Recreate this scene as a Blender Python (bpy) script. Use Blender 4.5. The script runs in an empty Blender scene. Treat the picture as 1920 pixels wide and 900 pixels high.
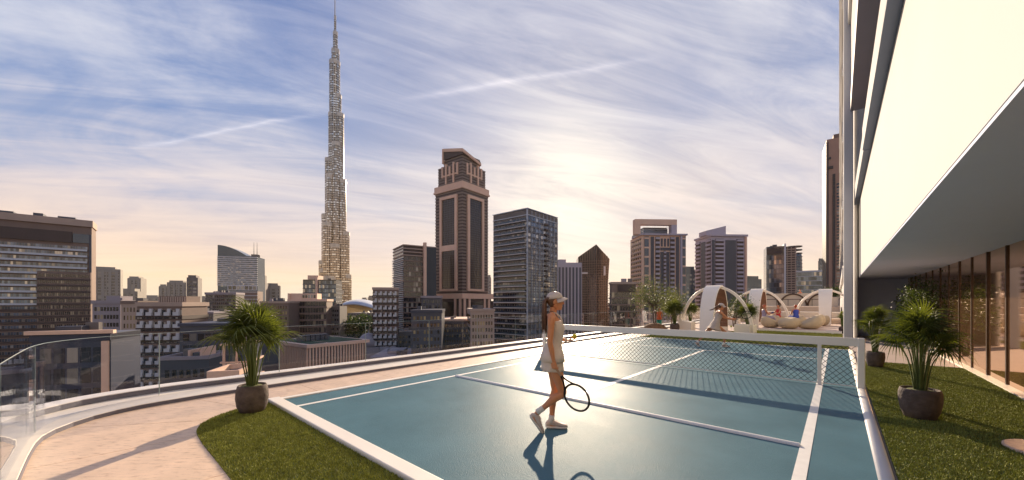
import bpy, bmesh, math, random
import numpy as np
from mathutils import Vector, Matrix
R = math.radians
random.seed(7)
rng = np.random.default_rng(7)
S = bpy.context.scene
COL = S.collection

# ------------------------------------------------------------------ camera
# world X runs across the court, world Y along it, Z up; the eye is at 1.6 m over the terrace
YAW = R(41.4); FP = 692.0; EYE = 1.6; HZ = 567.0
cam_d = bpy.data.cameras.new('camera'); cam = bpy.data.objects.new('camera', cam_d); COL.objects.link(cam)
cam.location = (0, 0, EYE); cam.rotation_euler = (R(90), 0, YAW)
cam_d.sensor_width = 36; cam_d.lens = FP / 1920 * 36; cam_d.shift_y = (HZ - 450) / 1920
cam_d.clip_start = .05; cam_d.clip_end = 30000
S.camera = cam

# ------------------------------------------------------------------ sky, sun, exposure
SUN_AZ = R(-32.8)      # from +Y towards +X
SUN_EL = R(17.5)
sdir = Vector((math.sin(SUN_AZ) * math.cos(SUN_EL), math.cos(SUN_AZ) * math.cos(SUN_EL), math.sin(SUN_EL)))
W = bpy.data.worlds.new('World'); S.world = W; W.use_nodes = True
nt = W.node_tree; nt.nodes.clear()
def N(t, **k):
    n = nt.nodes.new(t)
    for a, b in k.items(): setattr(n, a, b)
    return n
def math_(op, a, b=None, c=None):
    n = N('ShaderNodeMath', operation=op)
    for i, v in enumerate((a, b, c)):
        if v is None: continue
        if isinstance(v, (int, float)): n.inputs[i].default_value = v
        else: nt.links.new(v, n.inputs[i])
    return n.outputs[0]
def ramp(x, stops):
    n = N('ShaderNodeValToRGB'); nt.links.new(x, n.inputs[0])
    cr = n.color_ramp
    while len(cr.elements) < len(stops): cr.elements.new(.5)
    for e, (p, c) in zip(cr.elements, stops):
        e.position = p; e.color = (c, c, c, 1) if isinstance(c, (int, float)) else (*c, 1)
    return n.outputs[0]
def mixc(f, a, b, mode='MIX'):
    n = N('ShaderNodeMix', data_type='RGBA', blend_type=mode)
    for s, v in ((0, f), (6, a), (7, b)):
        if isinstance(v, (int, float)): n.inputs[s].default_value = v
        elif isinstance(v, tuple): n.inputs[s].default_value = (*v, 1)
        else: nt.links.new(v, n.inputs[s])
    return n.outputs[2]
SKY_STRENGTH = .1
tc = N('ShaderNodeTexCoord'); dirv = tc.outputs['Generated']
sky = N('ShaderNodeTexSky', sky_type='NISHITA', sun_disc=False, sun_elevation=SUN_EL, sun_rotation=SUN_AZ,
        altitude=50, air_density=1.0, dust_density=1.6, ozone_density=2.0)
sep = N('ShaderNodeSeparateXYZ'); nt.links.new(dirv, sep.inputs[0])
el = math_('MAXIMUM', sep.outputs[2], 0.0)
# cirrus sheet: the direction is projected on a plane high overhead so the streaks flatten to the horizon
den = math_('ADD', el, .16)
px = math_('DIVIDE', sep.outputs[0], den); py = math_('DIVIDE', sep.outputs[1], den)
comb = N('ShaderNodeCombineXYZ'); nt.links.new(px, comb.inputs[0]); nt.links.new(py, comb.inputs[1])
def cloud(rot, sc, scale, detail, rough, dist, off):
    m = N('ShaderNodeMapping', vector_type='TEXTURE'); m.inputs['Rotation'].default_value = (0, 0, rot); m.inputs['Scale'].default_value = (*sc, 1)
    m.inputs['Location'].default_value = off
    nt.links.new(comb.outputs[0], m.inputs[0])
    t = N('ShaderNodeTexNoise'); nt.links.new(m.outputs[0], t.inputs['Vector'])
    t.inputs['Scale'].default_value = scale; t.inputs['Detail'].default_value = detail
    t.inputs['Roughness'].default_value = rough; t.inputs['Distortion'].default_value = dist
    return t.outputs[0]
c1 = cloud(R(52), (1.5, .75), 1.25, 10, .60, .8, (3.1, 1.2, 0))      # broad wisps
c2 = cloud(R(62), (2.2, .50), 1.9, 12, .66, 1.1, (7.7, 4.4, 0))      # fine streaks
c3 = cloud(R(20), (1, 1), .60, 3, .5, .2, (0.3, 6.0, 0))             # where the sheet opens to clear blue
v1 = math_('ADD', math_('MULTIPLY', c1, .6), math_('MULTIPLY', c2, .4))
v2 = math_('ADD', v1, math_('MULTIPLY', math_('SUBTRACT', c3, .5), .75))
mask = ramp(v2, [(0.40, 0.0), (.48, .18), (.57, .58), (.70, 1.0)])
thin = ramp(c2, [(.35, 0.0), (.65, 1.0)])
# angle to the sun
dp = N('ShaderNodeVectorMath', operation='DOT_PRODUCT'); nt.links.new(dirv, dp.inputs[0]); dp.inputs[1].default_value = sdir
near = math_('MAXIMUM', dp.outputs['Value'], 0.0)
glow = math_('POWER', near, 70.0); wide = math_('POWER', near, 5.0)
K = 1 / SKY_STRENGTH
elr = math_('DIVIDE', el, .8)
clear = ramp(elr, [(0, (.50, .42, .32)), (.07, (.56, .40, .255)), (.16, (.38, .295, .27)), (.28, (.135, .19, .31)), (.5, (.04, .11, .27)), (1, (.015, .055, .20))])
cloudc = ramp(elr, [(0, (.52, .43, .31)), (.10, (.56, .42, .30)), (.28, (.41, .36, .36)), (.5, (.36, .37, .42)), (1, (.34, .37, .44))])
clear = mixc(.92, mixc(1.0, sky.outputs[0], (SKY_STRENGTH,) * 3, 'MULTIPLY'), clear)
base = mixc(mask, clear, cloudc)
base = mixc(math_('MULTIPLY', wide, .6), base, mixc(thin, (.20, .21, .25), (.41, .39, .40)))
base = mixc(math_('MULTIPLY', math_('MULTIPLY', wide, ramp(elr, [(0, 1.0), (.30, .8), (.55, 0.0)])), .42), base, (.55, .44, .345))
base = mixc(math_('MULTIPLY', glow, math_('ADD', .22, math_('MULTIPLY', thin, .5))), base, (.68, .62, .50))
# two old vapour trails: thin bands along great circles, broken up by the streak noise
def trail(p, q, w, amt):
    global base
    def ray(u, v): 
        x, y = CY * (u - 960) - SY * FP, SY * (u - 960) + CY * FP; return Vector((x, y, HZ - v)).normalized()
    a, b = ray(*p), ray(*q); n = a.cross(b).normalized(); m = (a + b).normalized(); half = a.dot(m)
    d1 = N('ShaderNodeVectorMath', operation='DOT_PRODUCT'); nt.links.new(dirv, d1.inputs[0]); d1.inputs[1].default_value = n
    wob = math_('ADD', d1.outputs['Value'], math_('MULTIPLY', math_('SUBTRACT', c1, .5), .05))
    band = math_('SUBTRACT', 1.0, math_('MINIMUM', math_('DIVIDE', math_('ABSOLUTE', wob), w), 1.0))
    d2 = N('ShaderNodeVectorMath', operation='DOT_PRODUCT'); nt.links.new(dirv, d2.inputs[0]); d2.inputs[1].default_value = m
    leng = math_('MINIMUM', math_('MAXIMUM', math_('DIVIDE', math_('SUBTRACT', d2.outputs['Value'], half), (1 - half) * .6), 0.0), 1.0)
    base = mixc(math_('MULTIPLY', math_('MULTIPLY', math_('POWER', band, 1.5), leng), math_('MULTIPLY', amt, math_('ADD', .3, thin))), base, (.72, .68, .70))
CY, SY = math.cos(YAW), math.sin(YAW)
trail((240, 278), (610, 214), .008, .26); trail((740, 188), (1260, 104), .012, .24)
bg = N('ShaderNodeBackground'); bg.inputs[1].default_value = SKY_STRENGTH
nt.links.new(mixc(1.0, base, (K, K, K), 'MULTIPLY'), bg.inputs[0])
out = N('ShaderNodeOutputWorld'); nt.links.new(bg.outputs[0], out.inputs[0])
for n in nt.nodes:
    if n.type == 'MIX': n.clamp_factor = True; n.clamp_result = False

sun_d = bpy.data.lights.new('sun', 'SUN'); sun_d.energy = 4.2; sun_d.angle = R(.6); sun_d.color = (1, .80, .58)
sun = bpy.data.objects.new('sun', sun_d); COL.objects.link(sun)
sun.rotation_euler = sdir.to_track_quat('Z', 'Y').to_euler()
VS = S.view_settings
VS.view_transform = 'Standard'; VS.look = 'None'; VS.exposure = 1.02; VS.gamma = 1
S.cycles.max_bounces = 8; S.cycles.transparent_max_bounces = 24; S.cycles.use_denoising = True
S.cycles.caustics_reflective = False; S.cycles.caustics_refractive = False

# ------------------------------------------------------------------ helpers
CY, SY = math.cos(YAW), math.sin(YAW)
def c2w(X, Y): return (CY * X - SY * Y, SY * X + CY * Y)
def at(u, Y, z=0.0):
    x, y = c2w((u - 960) / FP * Y, Y); return Vector((x, y, z))
def zv(v, Y): return EYE + (HZ - v) / FP * Y
def gnd(u, v, z=0.0): return at(u, (EYE - z) * FP / (v - HZ), z)

class MB:
    def __init__(s): s.v = []; s.f = []
    def box(s, x0, x1, y0, y1, z0, z1):
        n = len(s.v)
        s.v += [(x0,y0,z0),(x1,y0,z0),(x1,y1,z0),(x0,y1,z0),(x0,y0,z1),(x1,y0,z1),(x1,y1,z1),(x0,y1,z1)]
        s.f += [(n,n+3,n+2,n+1),(n+4,n+5,n+6,n+7),(n,n+1,n+5,n+4),(n+1,n+2,n+6,n+5),(n+2,n+3,n+7,n+6),(n+3,n,n+4,n+7)]
        return s
    def poly(s, pts):
        n = len(s.v); s.v += [tuple(p) for p in pts]; s.f.append(tuple(range(n, n + len(pts)))); return s
    def prism(s, pts, z0, z1):            # pts: counter-clockwise outline in xy
        n = len(s.v); k = len(pts)
        s.v += [(p[0], p[1], z0) for p in pts] + [(p[0], p[1], z1) for p in pts]
        s.f.append(tuple(range(n + k - 1, n - 1, -1))); s.f.append(tuple(range(n + k, n + 2 * k)))
        for i in range(k): j = (i + 1) % k; s.f.append((n + i, n + j, n + k + j, n + k + i))
        return s
    def rings(s, rs, cap=True, closed=True):
        n = len(s.v); k = len(rs[0])
        for r in rs: s.v += [tuple(p) for p in r]
        for i in range(len(rs) - 1):
            for j in range(k if closed else k - 1):
                a = n + i * k + j; b = n + i * k + (j + 1) % k
                s.f.append((a, b, b + k, a + k))
        if cap and closed:
            s.f.append(tuple(range(n + k - 1, n - 1, -1)))
            m = n + (len(rs) - 1) * k; s.f.append(tuple(range(m, m + k)))
        return s
    def tube(s, pts, rad, n=8, flat=1.0, up=None):
        pts = [Vector(p) for p in pts]
        if isinstance(rad, (int, float)): rad = [rad] * len(pts)
        rs = []; prev = None
        for i, p in enumerate(pts):
            d = (pts[min(i + 1, len(pts) - 1)] - pts[max(i - 1, 0)]).normalized()
            if prev is None:
                a = Vector(up) if up else (Vector((0, 0, 1)) if abs(d.z) < .9 else Vector((1, 0, 0)))
            else: a = prev
            a = (a - d * a.dot(d))
            if a.length < 1e-5: a = d.orthogonal()
            a.normalize(); b = d.cross(a); prev = a
            rs.append([p + (a * math.cos(t) + b * math.sin(t) * flat) * rad[i] for t in (2 * math.pi * q / n for q in range(n))])
        return s.rings(rs)
    def lathe(s, prof, n=24, c=(0, 0, 0), sx=1, sy=1):
        return s.rings([[(c[0] + r * sx * math.cos(t), c[1] + r * sy * math.sin(t), c[2] + z) for t in (2 * math.pi * q / n for q in range(n))] for r, z in prof])
    def mesh(s, name, mat, smooth=False):
        m = bpy.data.meshes.new(name); m.from_pydata([tuple(map(float, p)) for p in s.v], [], s.f)
        if mat: m.materials.append(mat)
        if smooth: m.shade_smooth()
        m.update(); return m
    def build(s, name, mat, parent=None, smooth=False, **props):
        return link(bpy.data.objects.new(name, s.mesh(name, mat, smooth)), parent, **props)
def link(o, parent=None, **props):
    COL.objects.link(o)
    if parent is not None: o.parent = parent
    for k, v in props.items(): o[k] = v
    return o
def inst(name, mesh, parent=None, loc=(0, 0, 0), rot=(0, 0, 0), sc=(1, 1, 1), **props):
    o = bpy.data.objects.new(name, mesh); o.location = loc; o.rotation_euler = rot; o.scale = sc
    return link(o, parent, **props)
def thing(name, label, cat, loc=(0, 0, 0), rz=0, group=None):
    o = bpy.data.objects.new(name, None); o.empty_display_size = .2
    o.location = loc; o.rotation_euler = (0, 0, rz); link(o, None, label=label, category=cat)
    if group: o['group'] = group
    return o
def tag(o, label, cat, group=None):
    o['label'] = label; o['category'] = cat
    if group: o['group'] = group
    return o
def bevel(o, w, seg=2, angle=30):
    m = o.modifiers.new('bevel', 'BEVEL'); m.width = w; m.segments = seg; m.limit_method = 'ANGLE'; m.angle_limit = R(angle); return o
def npmesh(name, V, Fq, mat, smooth=False):
    """V (n,3) array, Fq (m,k) int array with equal sized faces"""
    m = bpy.data.meshes.new(name); k = Fq.shape[1]
    m.vertices.add(len(V)); m.vertices.foreach_set('co', V.astype(np.float32).ravel())
    m.loops.add(Fq.size); m.loops.foreach_set('vertex_index', Fq.astype(np.int32).ravel())
    m.polygons.add(len(Fq)); m.polygons.foreach_set('loop_start', (np.arange(len(Fq)) * k).astype(np.int32))
    m.polygons.foreach_set('loop_total', np.full(len(Fq), k, np.int32))
    if mat: m.materials.append(mat)
    m.update(calc_edges=True)
    if smooth: m.shade_smooth()
    return m
def catmull(pts, n):
    pts = [Vector(p) for p in pts]; out = []
    P = [pts[0] * 2 - pts[1]] + pts + [pts[-1] * 2 - pts[-2]]
    for i in range(1, len(P) - 2):
        for q in range(n):
            t = q / n; a, b, c, d = P[i - 1], P[i], P[i + 1], P[i + 2]
            out.append(.5 * ((2 * b) + (c - a) * t + (2 * a - 5 * b + 4 * c - d) * t * t + (3 * b - a - 3 * c + d) * t ** 3))
    out.append(pts[-1]); return out

# ------------------------------------------------------------------ materials
def mat(name, col, rough=.6, metal=0.0, var=.12, scale=2.0, bump=0.0, bscale=40.0, island=0.0, spec=.5, ior=1.5, stretch=(1, 1, 1), detail=5, col2=None, coat=0, rvar=0):
    m = bpy.data.materials.new(name); m.use_nodes = True; t = m.node_tree; b = t.nodes['Principled BSDF']
    b.inputs['Roughness'].default_value = rough; b.inputs['Metallic'].default_value = metal
    b.inputs['Specular IOR Level'].default_value = spec; b.inputs['IOR'].default_value = ior
    if coat: b.inputs['Coat Weight'].default_value = coat; b.inputs['Coat Roughness'].default_value = .15
    tcn = t.nodes.new('ShaderNodeTexCoord'); mp = t.nodes.new('ShaderNodeMapping'); mp.inputs['Scale'].default_value = stretch
    t.links.new(tcn.outputs['Object'], mp.inputs[0])
    nz = t.nodes.new('ShaderNodeTexNoise'); nz.inputs['Scale'].default_value = scale; nz.inputs['Detail'].default_value = detail; nz.inputs['Roughness'].default_value = .6
    t.links.new(mp.outputs[0], nz.inputs['Vector'])
    mr = t.nodes.new('ShaderNodeMapRange'); mr.inputs[1].default_value = .3; mr.inputs[2].default_value = .7
    t.links.new(nz.outputs[0], mr.inputs[0])
    mx = t.nodes.new('ShaderNodeMix'); mx.data_type = 'RGBA'
    lo = col2 if col2 else tuple(c * (1 - var) for c in col); hi = tuple(min(1, c * (1 + var)) for c in col) if not col2 else col
    mx.inputs[6].default_value = (*lo, 1); mx.inputs[7].default_value = (*hi, 1); t.links.new(mr.outputs[0], mx.inputs[0])
    res = mx.outputs[2]
    if island:
        g = t.nodes.new('ShaderNodeNewGeometry'); mr2 = t.nodes.new('ShaderNodeMapRange')
        mr2.inputs[3].default_value = 1 - island; mr2.inputs[4].default_value = 1 + island
        t.links.new(g.outputs['Random Per Island'], mr2.inputs[0])
        m2 = t.nodes.new('ShaderNodeMix'); m2.data_type = 'RGBA'; m2.blend_type = 'MULTIPLY'; m2.inputs[0].default_value = 1
        t.links.new(res, m2.inputs[6]); t.links.new(mr2.outputs[0], m2.inputs[7]); res = m2.outputs[2]
    t.links.new(res, b.inputs['Base Color'])
    if rvar:
        mr3 = t.nodes.new('ShaderNodeMapRange'); mr3.inputs[3].default_value = rough - rvar; mr3.inputs[4].default_value = rough + rvar
        t.links.new(nz.outputs[0], mr3.inputs[0]); t.links.new(mr3.outputs[0], b.inputs['Roughness'])
    if bump:
        n2 = t.nodes.new('ShaderNodeTexNoise'); n2.inputs['Scale'].default_value = bscale; n2.inputs['Detail'].default_value = 4
        t.links.new(mp.outputs[0], n2.inputs['Vector'])
        bp = t.nodes.new('ShaderNodeBump'); bp.inputs['Strength'].default_value = bump; bp.inputs['Distance'].default_value = .02
        t.links.new(n2.outputs[0], bp.inputs['Height']); t.links.new(bp.outputs[0], b.inputs['Normal'])
    return m
def window_mat(name, dark, blind, share=.15, rough=.08, ior=1.7, metal=0):
    """glazing: most panes dark and reflective, some with a drawn blind (one pane = one mesh island)"""
    m = bpy.data.materials.new(name); m.use_nodes = True; t = m.node_tree; b = t.nodes['Principled BSDF']
    b.inputs['IOR'].default_value = ior; b.inputs['Roughness'].default_value = rough; b.inputs['Metallic'].default_value = metal
    g = t.nodes.new('ShaderNodeNewGeometry'); cr = t.nodes.new('ShaderNodeValToRGB'); cr.color_ramp.interpolation = 'CONSTANT'
    e = cr.color_ramp.elements; e[0].position = 0; e[0].color = (*dark, 1)
    e[1].position = 1 - share; e[1].color = (*blind, 1)
    for p, k in ((.25, 1.6), (.45, .6), (.65, 2.2)):
        q = e.new(p * (1 - share) / .8); q.color = (*[c * k for c in dark], 1)
    q = e.new(1 - share * .5); q.color = (*[c * .55 for c in blind], 1)
    t.links.new(g.outputs['Random Per Island'], cr.inputs[0]); t.links.new(cr.outputs[0], b.inputs['Base Color'])
    return m
def glass_mat(name, tint, refl=.06, rough=.01):
    """thin clear sheet: see-through with a fresnel reflection"""
    m = bpy.data.materials.new(name); m.use_nodes = True; t = m.node_tree; t.nodes.remove(t.nodes['Principled BSDF'])
    o = t.nodes['Material Output']; tr = t.nodes.new('ShaderNodeBsdfTransparent'); tr.inputs[0].default_value = (*tint, 1)
    gl = t.nodes.new('ShaderNodeBsdfGlossy'); gl.inputs['Roughness'].default_value = rough; gl.inputs[0].default_value = (.9, .92, .95, 1)
    lw = t.nodes.new('ShaderNodeLayerWeight'); lw.inputs[0].default_value = .5
    fr = t.nodes.new('ShaderNodeMath'); fr.operation = 'POWER'; fr.inputs[1].default_value = 5; t.links.new(lw.outputs['Facing'], fr.inputs[0])
    ad = t.nodes.new('ShaderNodeMath'); ad.operation = 'ADD'; ad.use_clamp = True; ad.inputs[1].default_value = refl; t.links.new(fr.outputs[0], ad.inputs[0])
    mx = t.nodes.new('ShaderNodeMixShader'); t.links.new(ad.outputs[0], mx.inputs[0]); t.links.new(tr.outputs[0], mx.inputs[1]); t.links.new(gl.outputs[0], mx.inputs[2])
    t.links.new(mx.outputs[0], o.inputs[0]); return m

WHITE = mat('white_paint', (.88, .815, .73), .45, var=.03, scale=1.2, rvar=.08)
RENDER = mat('smooth_render', (.68, .665, .645), .8, spec=.04, var=.02, scale=.4, bump=.03, bscale=30)
LINE = mat('line_paint', (.82, .80, .76), .5, var=.05, scale=9, bump=.08, bscale=120)
# ================================================================== THE TERRACE
GZ = -40.0                                   # street level
def stone_mat():
    m = mat('travertine', (.76, .56, .40), .5, var=.10, scale=3, bump=.06, bscale=60)
    t = m.node_tree; b = t.nodes['Principled BSDF']; src = b.inputs['Base Color'].links[0].from_socket
    tcn = t.nodes.new('ShaderNodeTexCoord'); mp = t.nodes.new('ShaderNodeMapping'); mp.vector_type = 'TEXTURE'; mp.inputs['Rotation'].default_value = (0, 0, R(41)); mp.inputs['Scale'].default_value = (.42, .10, 1)
    t.links.new(tcn.outputs['Object'], mp.inputs[0])
    nz = t.nodes.new('ShaderNodeTexNoise'); nz.inputs['Scale'].default_value = 2.6; nz.inputs['Detail'].default_value = 6; nz.inputs['Roughness'].default_value = .7
    t.links.new(mp.outputs[0], nz.inputs[0])
    cr = t.nodes.new('ShaderNodeValToRGB'); e = cr.color_ramp.elements; e[0].position = .30; e[0].color = (.50, .38, .30, 1); e[1].position = .47; e[1].color = (1, 1, 1, 1)
    q = e.new(.66); q.color = (1.08, 1.05, 1.02, 1)
    t.links.new(nz.outputs[0], cr.inputs[0])
    mx = t.nodes.new('ShaderNodeMix'); mx.data_type = 'RGBA'; mx.blend_type = 'MULTIPLY'; mx.inputs[0].default_value = .8
    t.links.new(src, mx.inputs[6]); t.links.new(cr.outputs[0], mx.inputs[7]); t.links.new(mx.outputs[2], b.inputs['Base Color'])
    return m
STONE = stone_mat()
KERB = mat('pale_kerb_stone', (.80, .72, .61), .55, var=.05, scale=5, bump=.05)
TURFB = mat('turf_backing', (.085, .11, .028), .95, var=.3, scale=6)
COURT = mat('court_acrylic', (.095, .190, .235), .46, var=.12, scale=1.3, bump=.30, bscale=120, rvar=.10, spec=.025)
CONC = mat('podium_concrete', (.34, .32, .30), .8, var=.1, scale=.3)

# podium the terrace stands on
MB().box(-8.95, 30, -.86, 70, GZ, -.30).build('terrace_podium', CONC, kind='structure')
MB().box(-8.93, 29.9, -.85, 69.9, -.298, -.012).build('terrace_deck', mat('bedding_mortar', (.30, .25, .21), .9), kind='structure')

# paving: slabs laid across the curved walk, thin joints between them
inner = catmull([(-6.92, 60, 0), (-6.92, 30, 0), (-6.92, 8, 0), (-6.92, 2.2, 0), (-6.72, 1.42, 0), (-6.44, 1.06, 0), (-6.1, .88, 0), (-5.6, .82, 0), (-4.2, .82, 0), (-1.5, .82, 0), (2.3, .82, 0)], 8)
kerb1 = catmull([(-8.0, 60, 0), (-8.0, 30, 0), (-8.0, 8, 0), (-8.0, 1.9, 0), (-7.96, 1.0, 0), (-7.86, .42, 0), (-7.60, .0, 0), (-7.3, -.23, 0), (-6.95, -.38, 0), (-6.4, -.43, 0), (-5.2, -.44, 0), (-2, -.44, 0), (2.3, -.44, 0)], 8)
kerb2 = catmull([(-8.66, 60, 0), (-8.66, 30, 0), (-8.66, 8, 0), (-8.68, 2.2, 0), (-8.72, 1.4, 0), (-8.70, .7, 0), (-8.52, .0, 0), (-8.15, -.45, 0), (-7.75, -.70, 0), (-7.2, -.80, 0), (-5.6, -.82, 0), (-2, -.82, 0), (2.3, -.82, 0)], 8)
glassl = catmull([(-8.80, 60, 0), (-8.80, 30, 0), (-8.80, 8, 0), (-8.78, 2.6, 0), (-8.62, 1.5, 0), (-8.42, .7, 0), (-8.12, .02, 0), (-7.65, -.33, 0), (-7.1, -.46, 0), (-6.2, -.50, 0), (-4, -.52, 0), (-1, -.52, 0), (2.3, -.52, 0)], 8)
def resample(pl, n):
    d = [0]
    for a, b in zip(pl, pl[1:]): d.append(d[-1] + (b - a).length)
    out = []
    for i in range(n):
        t = d[-1] * i / (n - 1); k = max(0, min(len(pl) - 2, int(np.searchsorted(d, t)) - 1))
        f = (t - d[k]) / max(1e-9, d[k + 1] - d[k]); out.append(pl[k].lerp(pl[k + 1], min(1, max(0, f))))
    return out
def pair_inner(p):                       # foot of a walk point on the inner edge
    return min(inner_f, key=lambda q: (q - p).length)
inner_f = resample(inner, 1600)
walk = bpy.data.objects.new('walkway_paving', None); link(walk, None, kind='structure')
kf = resample(kerb1, 1500)
def klen(pl): return sum((b - a).length for a, b in zip(pl, pl[1:]))
cuts = [0]; tot = klen(kf); step = tot / 1499
pos = 0
while pos < tot:
    pos += 1.55; cuts.append(min(1499, int(pos / step)))
for a, b in zip(cuts, cuts[1:]):
    if b - a < 6: continue
    ids = list(range(a, b + 1, max(1, (b - a) // 8)))
    if ids[-1] != b: ids.append(b)
    g = .004
    o_ = [kf[i] for i in ids]; i_ = [pair_inner(p) for p in o_]
    # keep the inner edge monotone
    pts = [(p.x, p.y) for p in o_] + [(p.x, p.y) for p in reversed(i_)]
    d0 = (o_[1] - o_[0]).normalized() * g; d1 = (o_[-1] - o_[-2]).normalized() * g
    o_[0] = o_[0] + d0; i_[0] = i_[0] + d0; o_[-1] = o_[-1] - d1; i_[-1] = i_[-1] - d1
    mb = MB(); n = len(ids)
    for p, q in zip(o_, i_): mb.v += [(p.x, p.y, 0), (q.x, q.y, 0), (p.x, p.y, -.011), (q.x, q.y, -.011)]
    for k in range(n - 1):
        e = 4 * k; mb.f += [(e, e + 1, e + 5, e + 4), (e + 1, e + 3, e + 7, e + 5), (e + 2, e, e + 4, e + 6)]
    mb.f += [(0, 2, 3, 1), (4*n-4, 4*n-3, 4*n-1, 4*n-2)]
    mb.build('paving_slab', STONE, walk)

# two stepped kerbs along the outer edge
def strip(name, pin, pout, z0, z1, m, **k):
    a = resample(pin, 260); b = resample(pout, 260)
    rs = [[(p.x, p.y, z0), (p.x, p.y, z1), (q.x, q.y, z1), (q.x, q.y, z0)] for p, q in zip(a, b)]
    return MB().rings(rs).build(name, m, **k)
def offset(pl, d):
    out = []
    for i, p in enumerate(pl):
        t = (pl[min(i + 1, len(pl) - 1)] - pl[max(0, i - 1)]).normalized(); out.append(p + Vector((-t.y, t.x, 0)) * d)
    return out
tag(bevel(strip('lower_kerb', kerb1, offset(kerb2, .0), -.01, .06, KERB), .006), 'broad cream lower kerb step curving along the terrace edge', 'kerb')
tag(bevel(strip('upper_kerb', kerb2, offset(kerb2, -.30), .0, .15, WHITE), .006), 'narrow white upper kerb on the outer rim of the terrace', 'kerb')

RISER_SHADE = mat('kerb_face_shade', (.13, .125, .16), .5, var=.1)  # shade on the kerb faces, painted as added dark strips
for kb, z0, z1, nm, lb in ((kerb1, .0, .052, 'kerb_shade_strip', 'thin dark strip of painted shade along the lower cream kerb'), (kerb2, .062, .138, 'kerb_shade_strip', 'dark strip of painted shade below the white upper kerb')):
    tag(strip(nm, offset(kb, .006), offset(kb, -.01), z0, z1, RISER_SHADE), lb, 'kerb')
# frameless glass balustrade
GLASS = glass_mat('balustrade_glass', (.95, .955, .97), .02)
GEDGE = mat('polished_glass_edge', (.30, .37, .37), .15, var=.02)
bal = thing('glass_balustrade', 'frameless clear glass balustrade curving around the terrace edge', 'balustrade')
gl = resample(glassl, 900); L = klen(gl)
# joints along the line (metres from far end): one falls on the turn of the corner
turn = min(range(900), key=lambda i: (gl[i] - Vector((-7.1, -.46, 0))).length) * L / 899
js = [turn + k * 1.9 for k in range(-40, 8)]
js = [j for j in js if 0 <= j <= L]
def gpos(s): 
    i = s / L * 899; k = min(898, int(i)); return gl[k].lerp(gl[k + 1], i - k)
for s0, s1 in zip(js, js[1:]):
    n = 7; mid = [gpos(s0 + .006 + (s1 - s0 - .012) * i / (n - 1)) for i in range(n)]
    zb = .10 if mid[3].x < -8.3 else .02
    inn = offset(mid, .006); ot = offset(mid, -.006)
    rs = [[(p.x, p.y, zb), (p.x, p.y, 1.085), (q.x, q.y, 1.085), (q.x, q.y, zb)] for p, q in zip(inn, ot)]
    p = MB().rings(rs, cap=False).build('glass_panel', GLASS, bal)
    for q in (0, n - 1):
        c = mid[q]; t = (mid[1] - mid[0]).normalized() * (.003 if q == 0 else -.003)
        MB().tube([(c.x - t.x, c.y - t.y, zb), (c.x - t.x, c.y - t.y, 1.083)], .0045, 4).build('panel_edge', GEDGE, p)
    MB().tube([(m_.x, m_.y, 1.089) for m_ in mid], .0035, 4).build('panel_top_edge', GEDGE, p)

# ------------------------------------------------------------------ court
CL, CR, CN, CF = -6.84, .36, 1.94, 16.66     # left, right, near, far
NETL = 9.3; SL, SR = -6.20, -.26; MIDL = -3.32
court = thing('tennis_court', 'blue acrylic tennis court with white lines on the terrace', 'tennis court')
MB().box(CL, CR, CN, CF, -.02, .012).build('court_surface', COURT, court)
def line(x0, x1, y0, y1, z=.016, name='court_line'): return MB().box(x0, x1, y0, y1, .0125, z).build(name, LINE, court)
line(SL - .04, SL + .04, CN + .06, CF - .05)
line(SR - .05, SR + .05, CN + .06, CF - .05)
line(MIDL - .05, MIDL + .05, 5.215, 13.39)
line(SL + .042, SR - .052, 13.395, 13.455)
# near service line is a low rounded strip
prof = [(-.035, 0), (-.03, .018), (-.015, .029), (0, .032), (.015, .029), (.03, .018), (.035, 0)]
MB().rings([[(x, 5.17 + p, .012 + q) for p, q in prof] for x in (SL + .042, SR - .052)]).build('raised_service_line', LINE, court)
line(CL, CR, CF - .05, CF + .03, .017)
bevel(MB().box(CL - .07, CR + .07, 1.85, 2.03, -.01, .05).build('baseline_kerb', WHITE, court), .012)
bevel(MB().box(CL - .07, CL + .05, 2.032, CF + .03, -.01, .03).build('side_kerb', WHITE, court), .01)
prof = [(-.06, -.01), (-.056, .018), (-.035, .034), (0, .040), (.035, .034), (.056, .018), (.06, -.01)]
MB().rings([[(.33 + p, y, q) for p, q in prof] for y in (2.032, CF + .03)]).build('side_kerb', WHITE, court, True)

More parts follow.
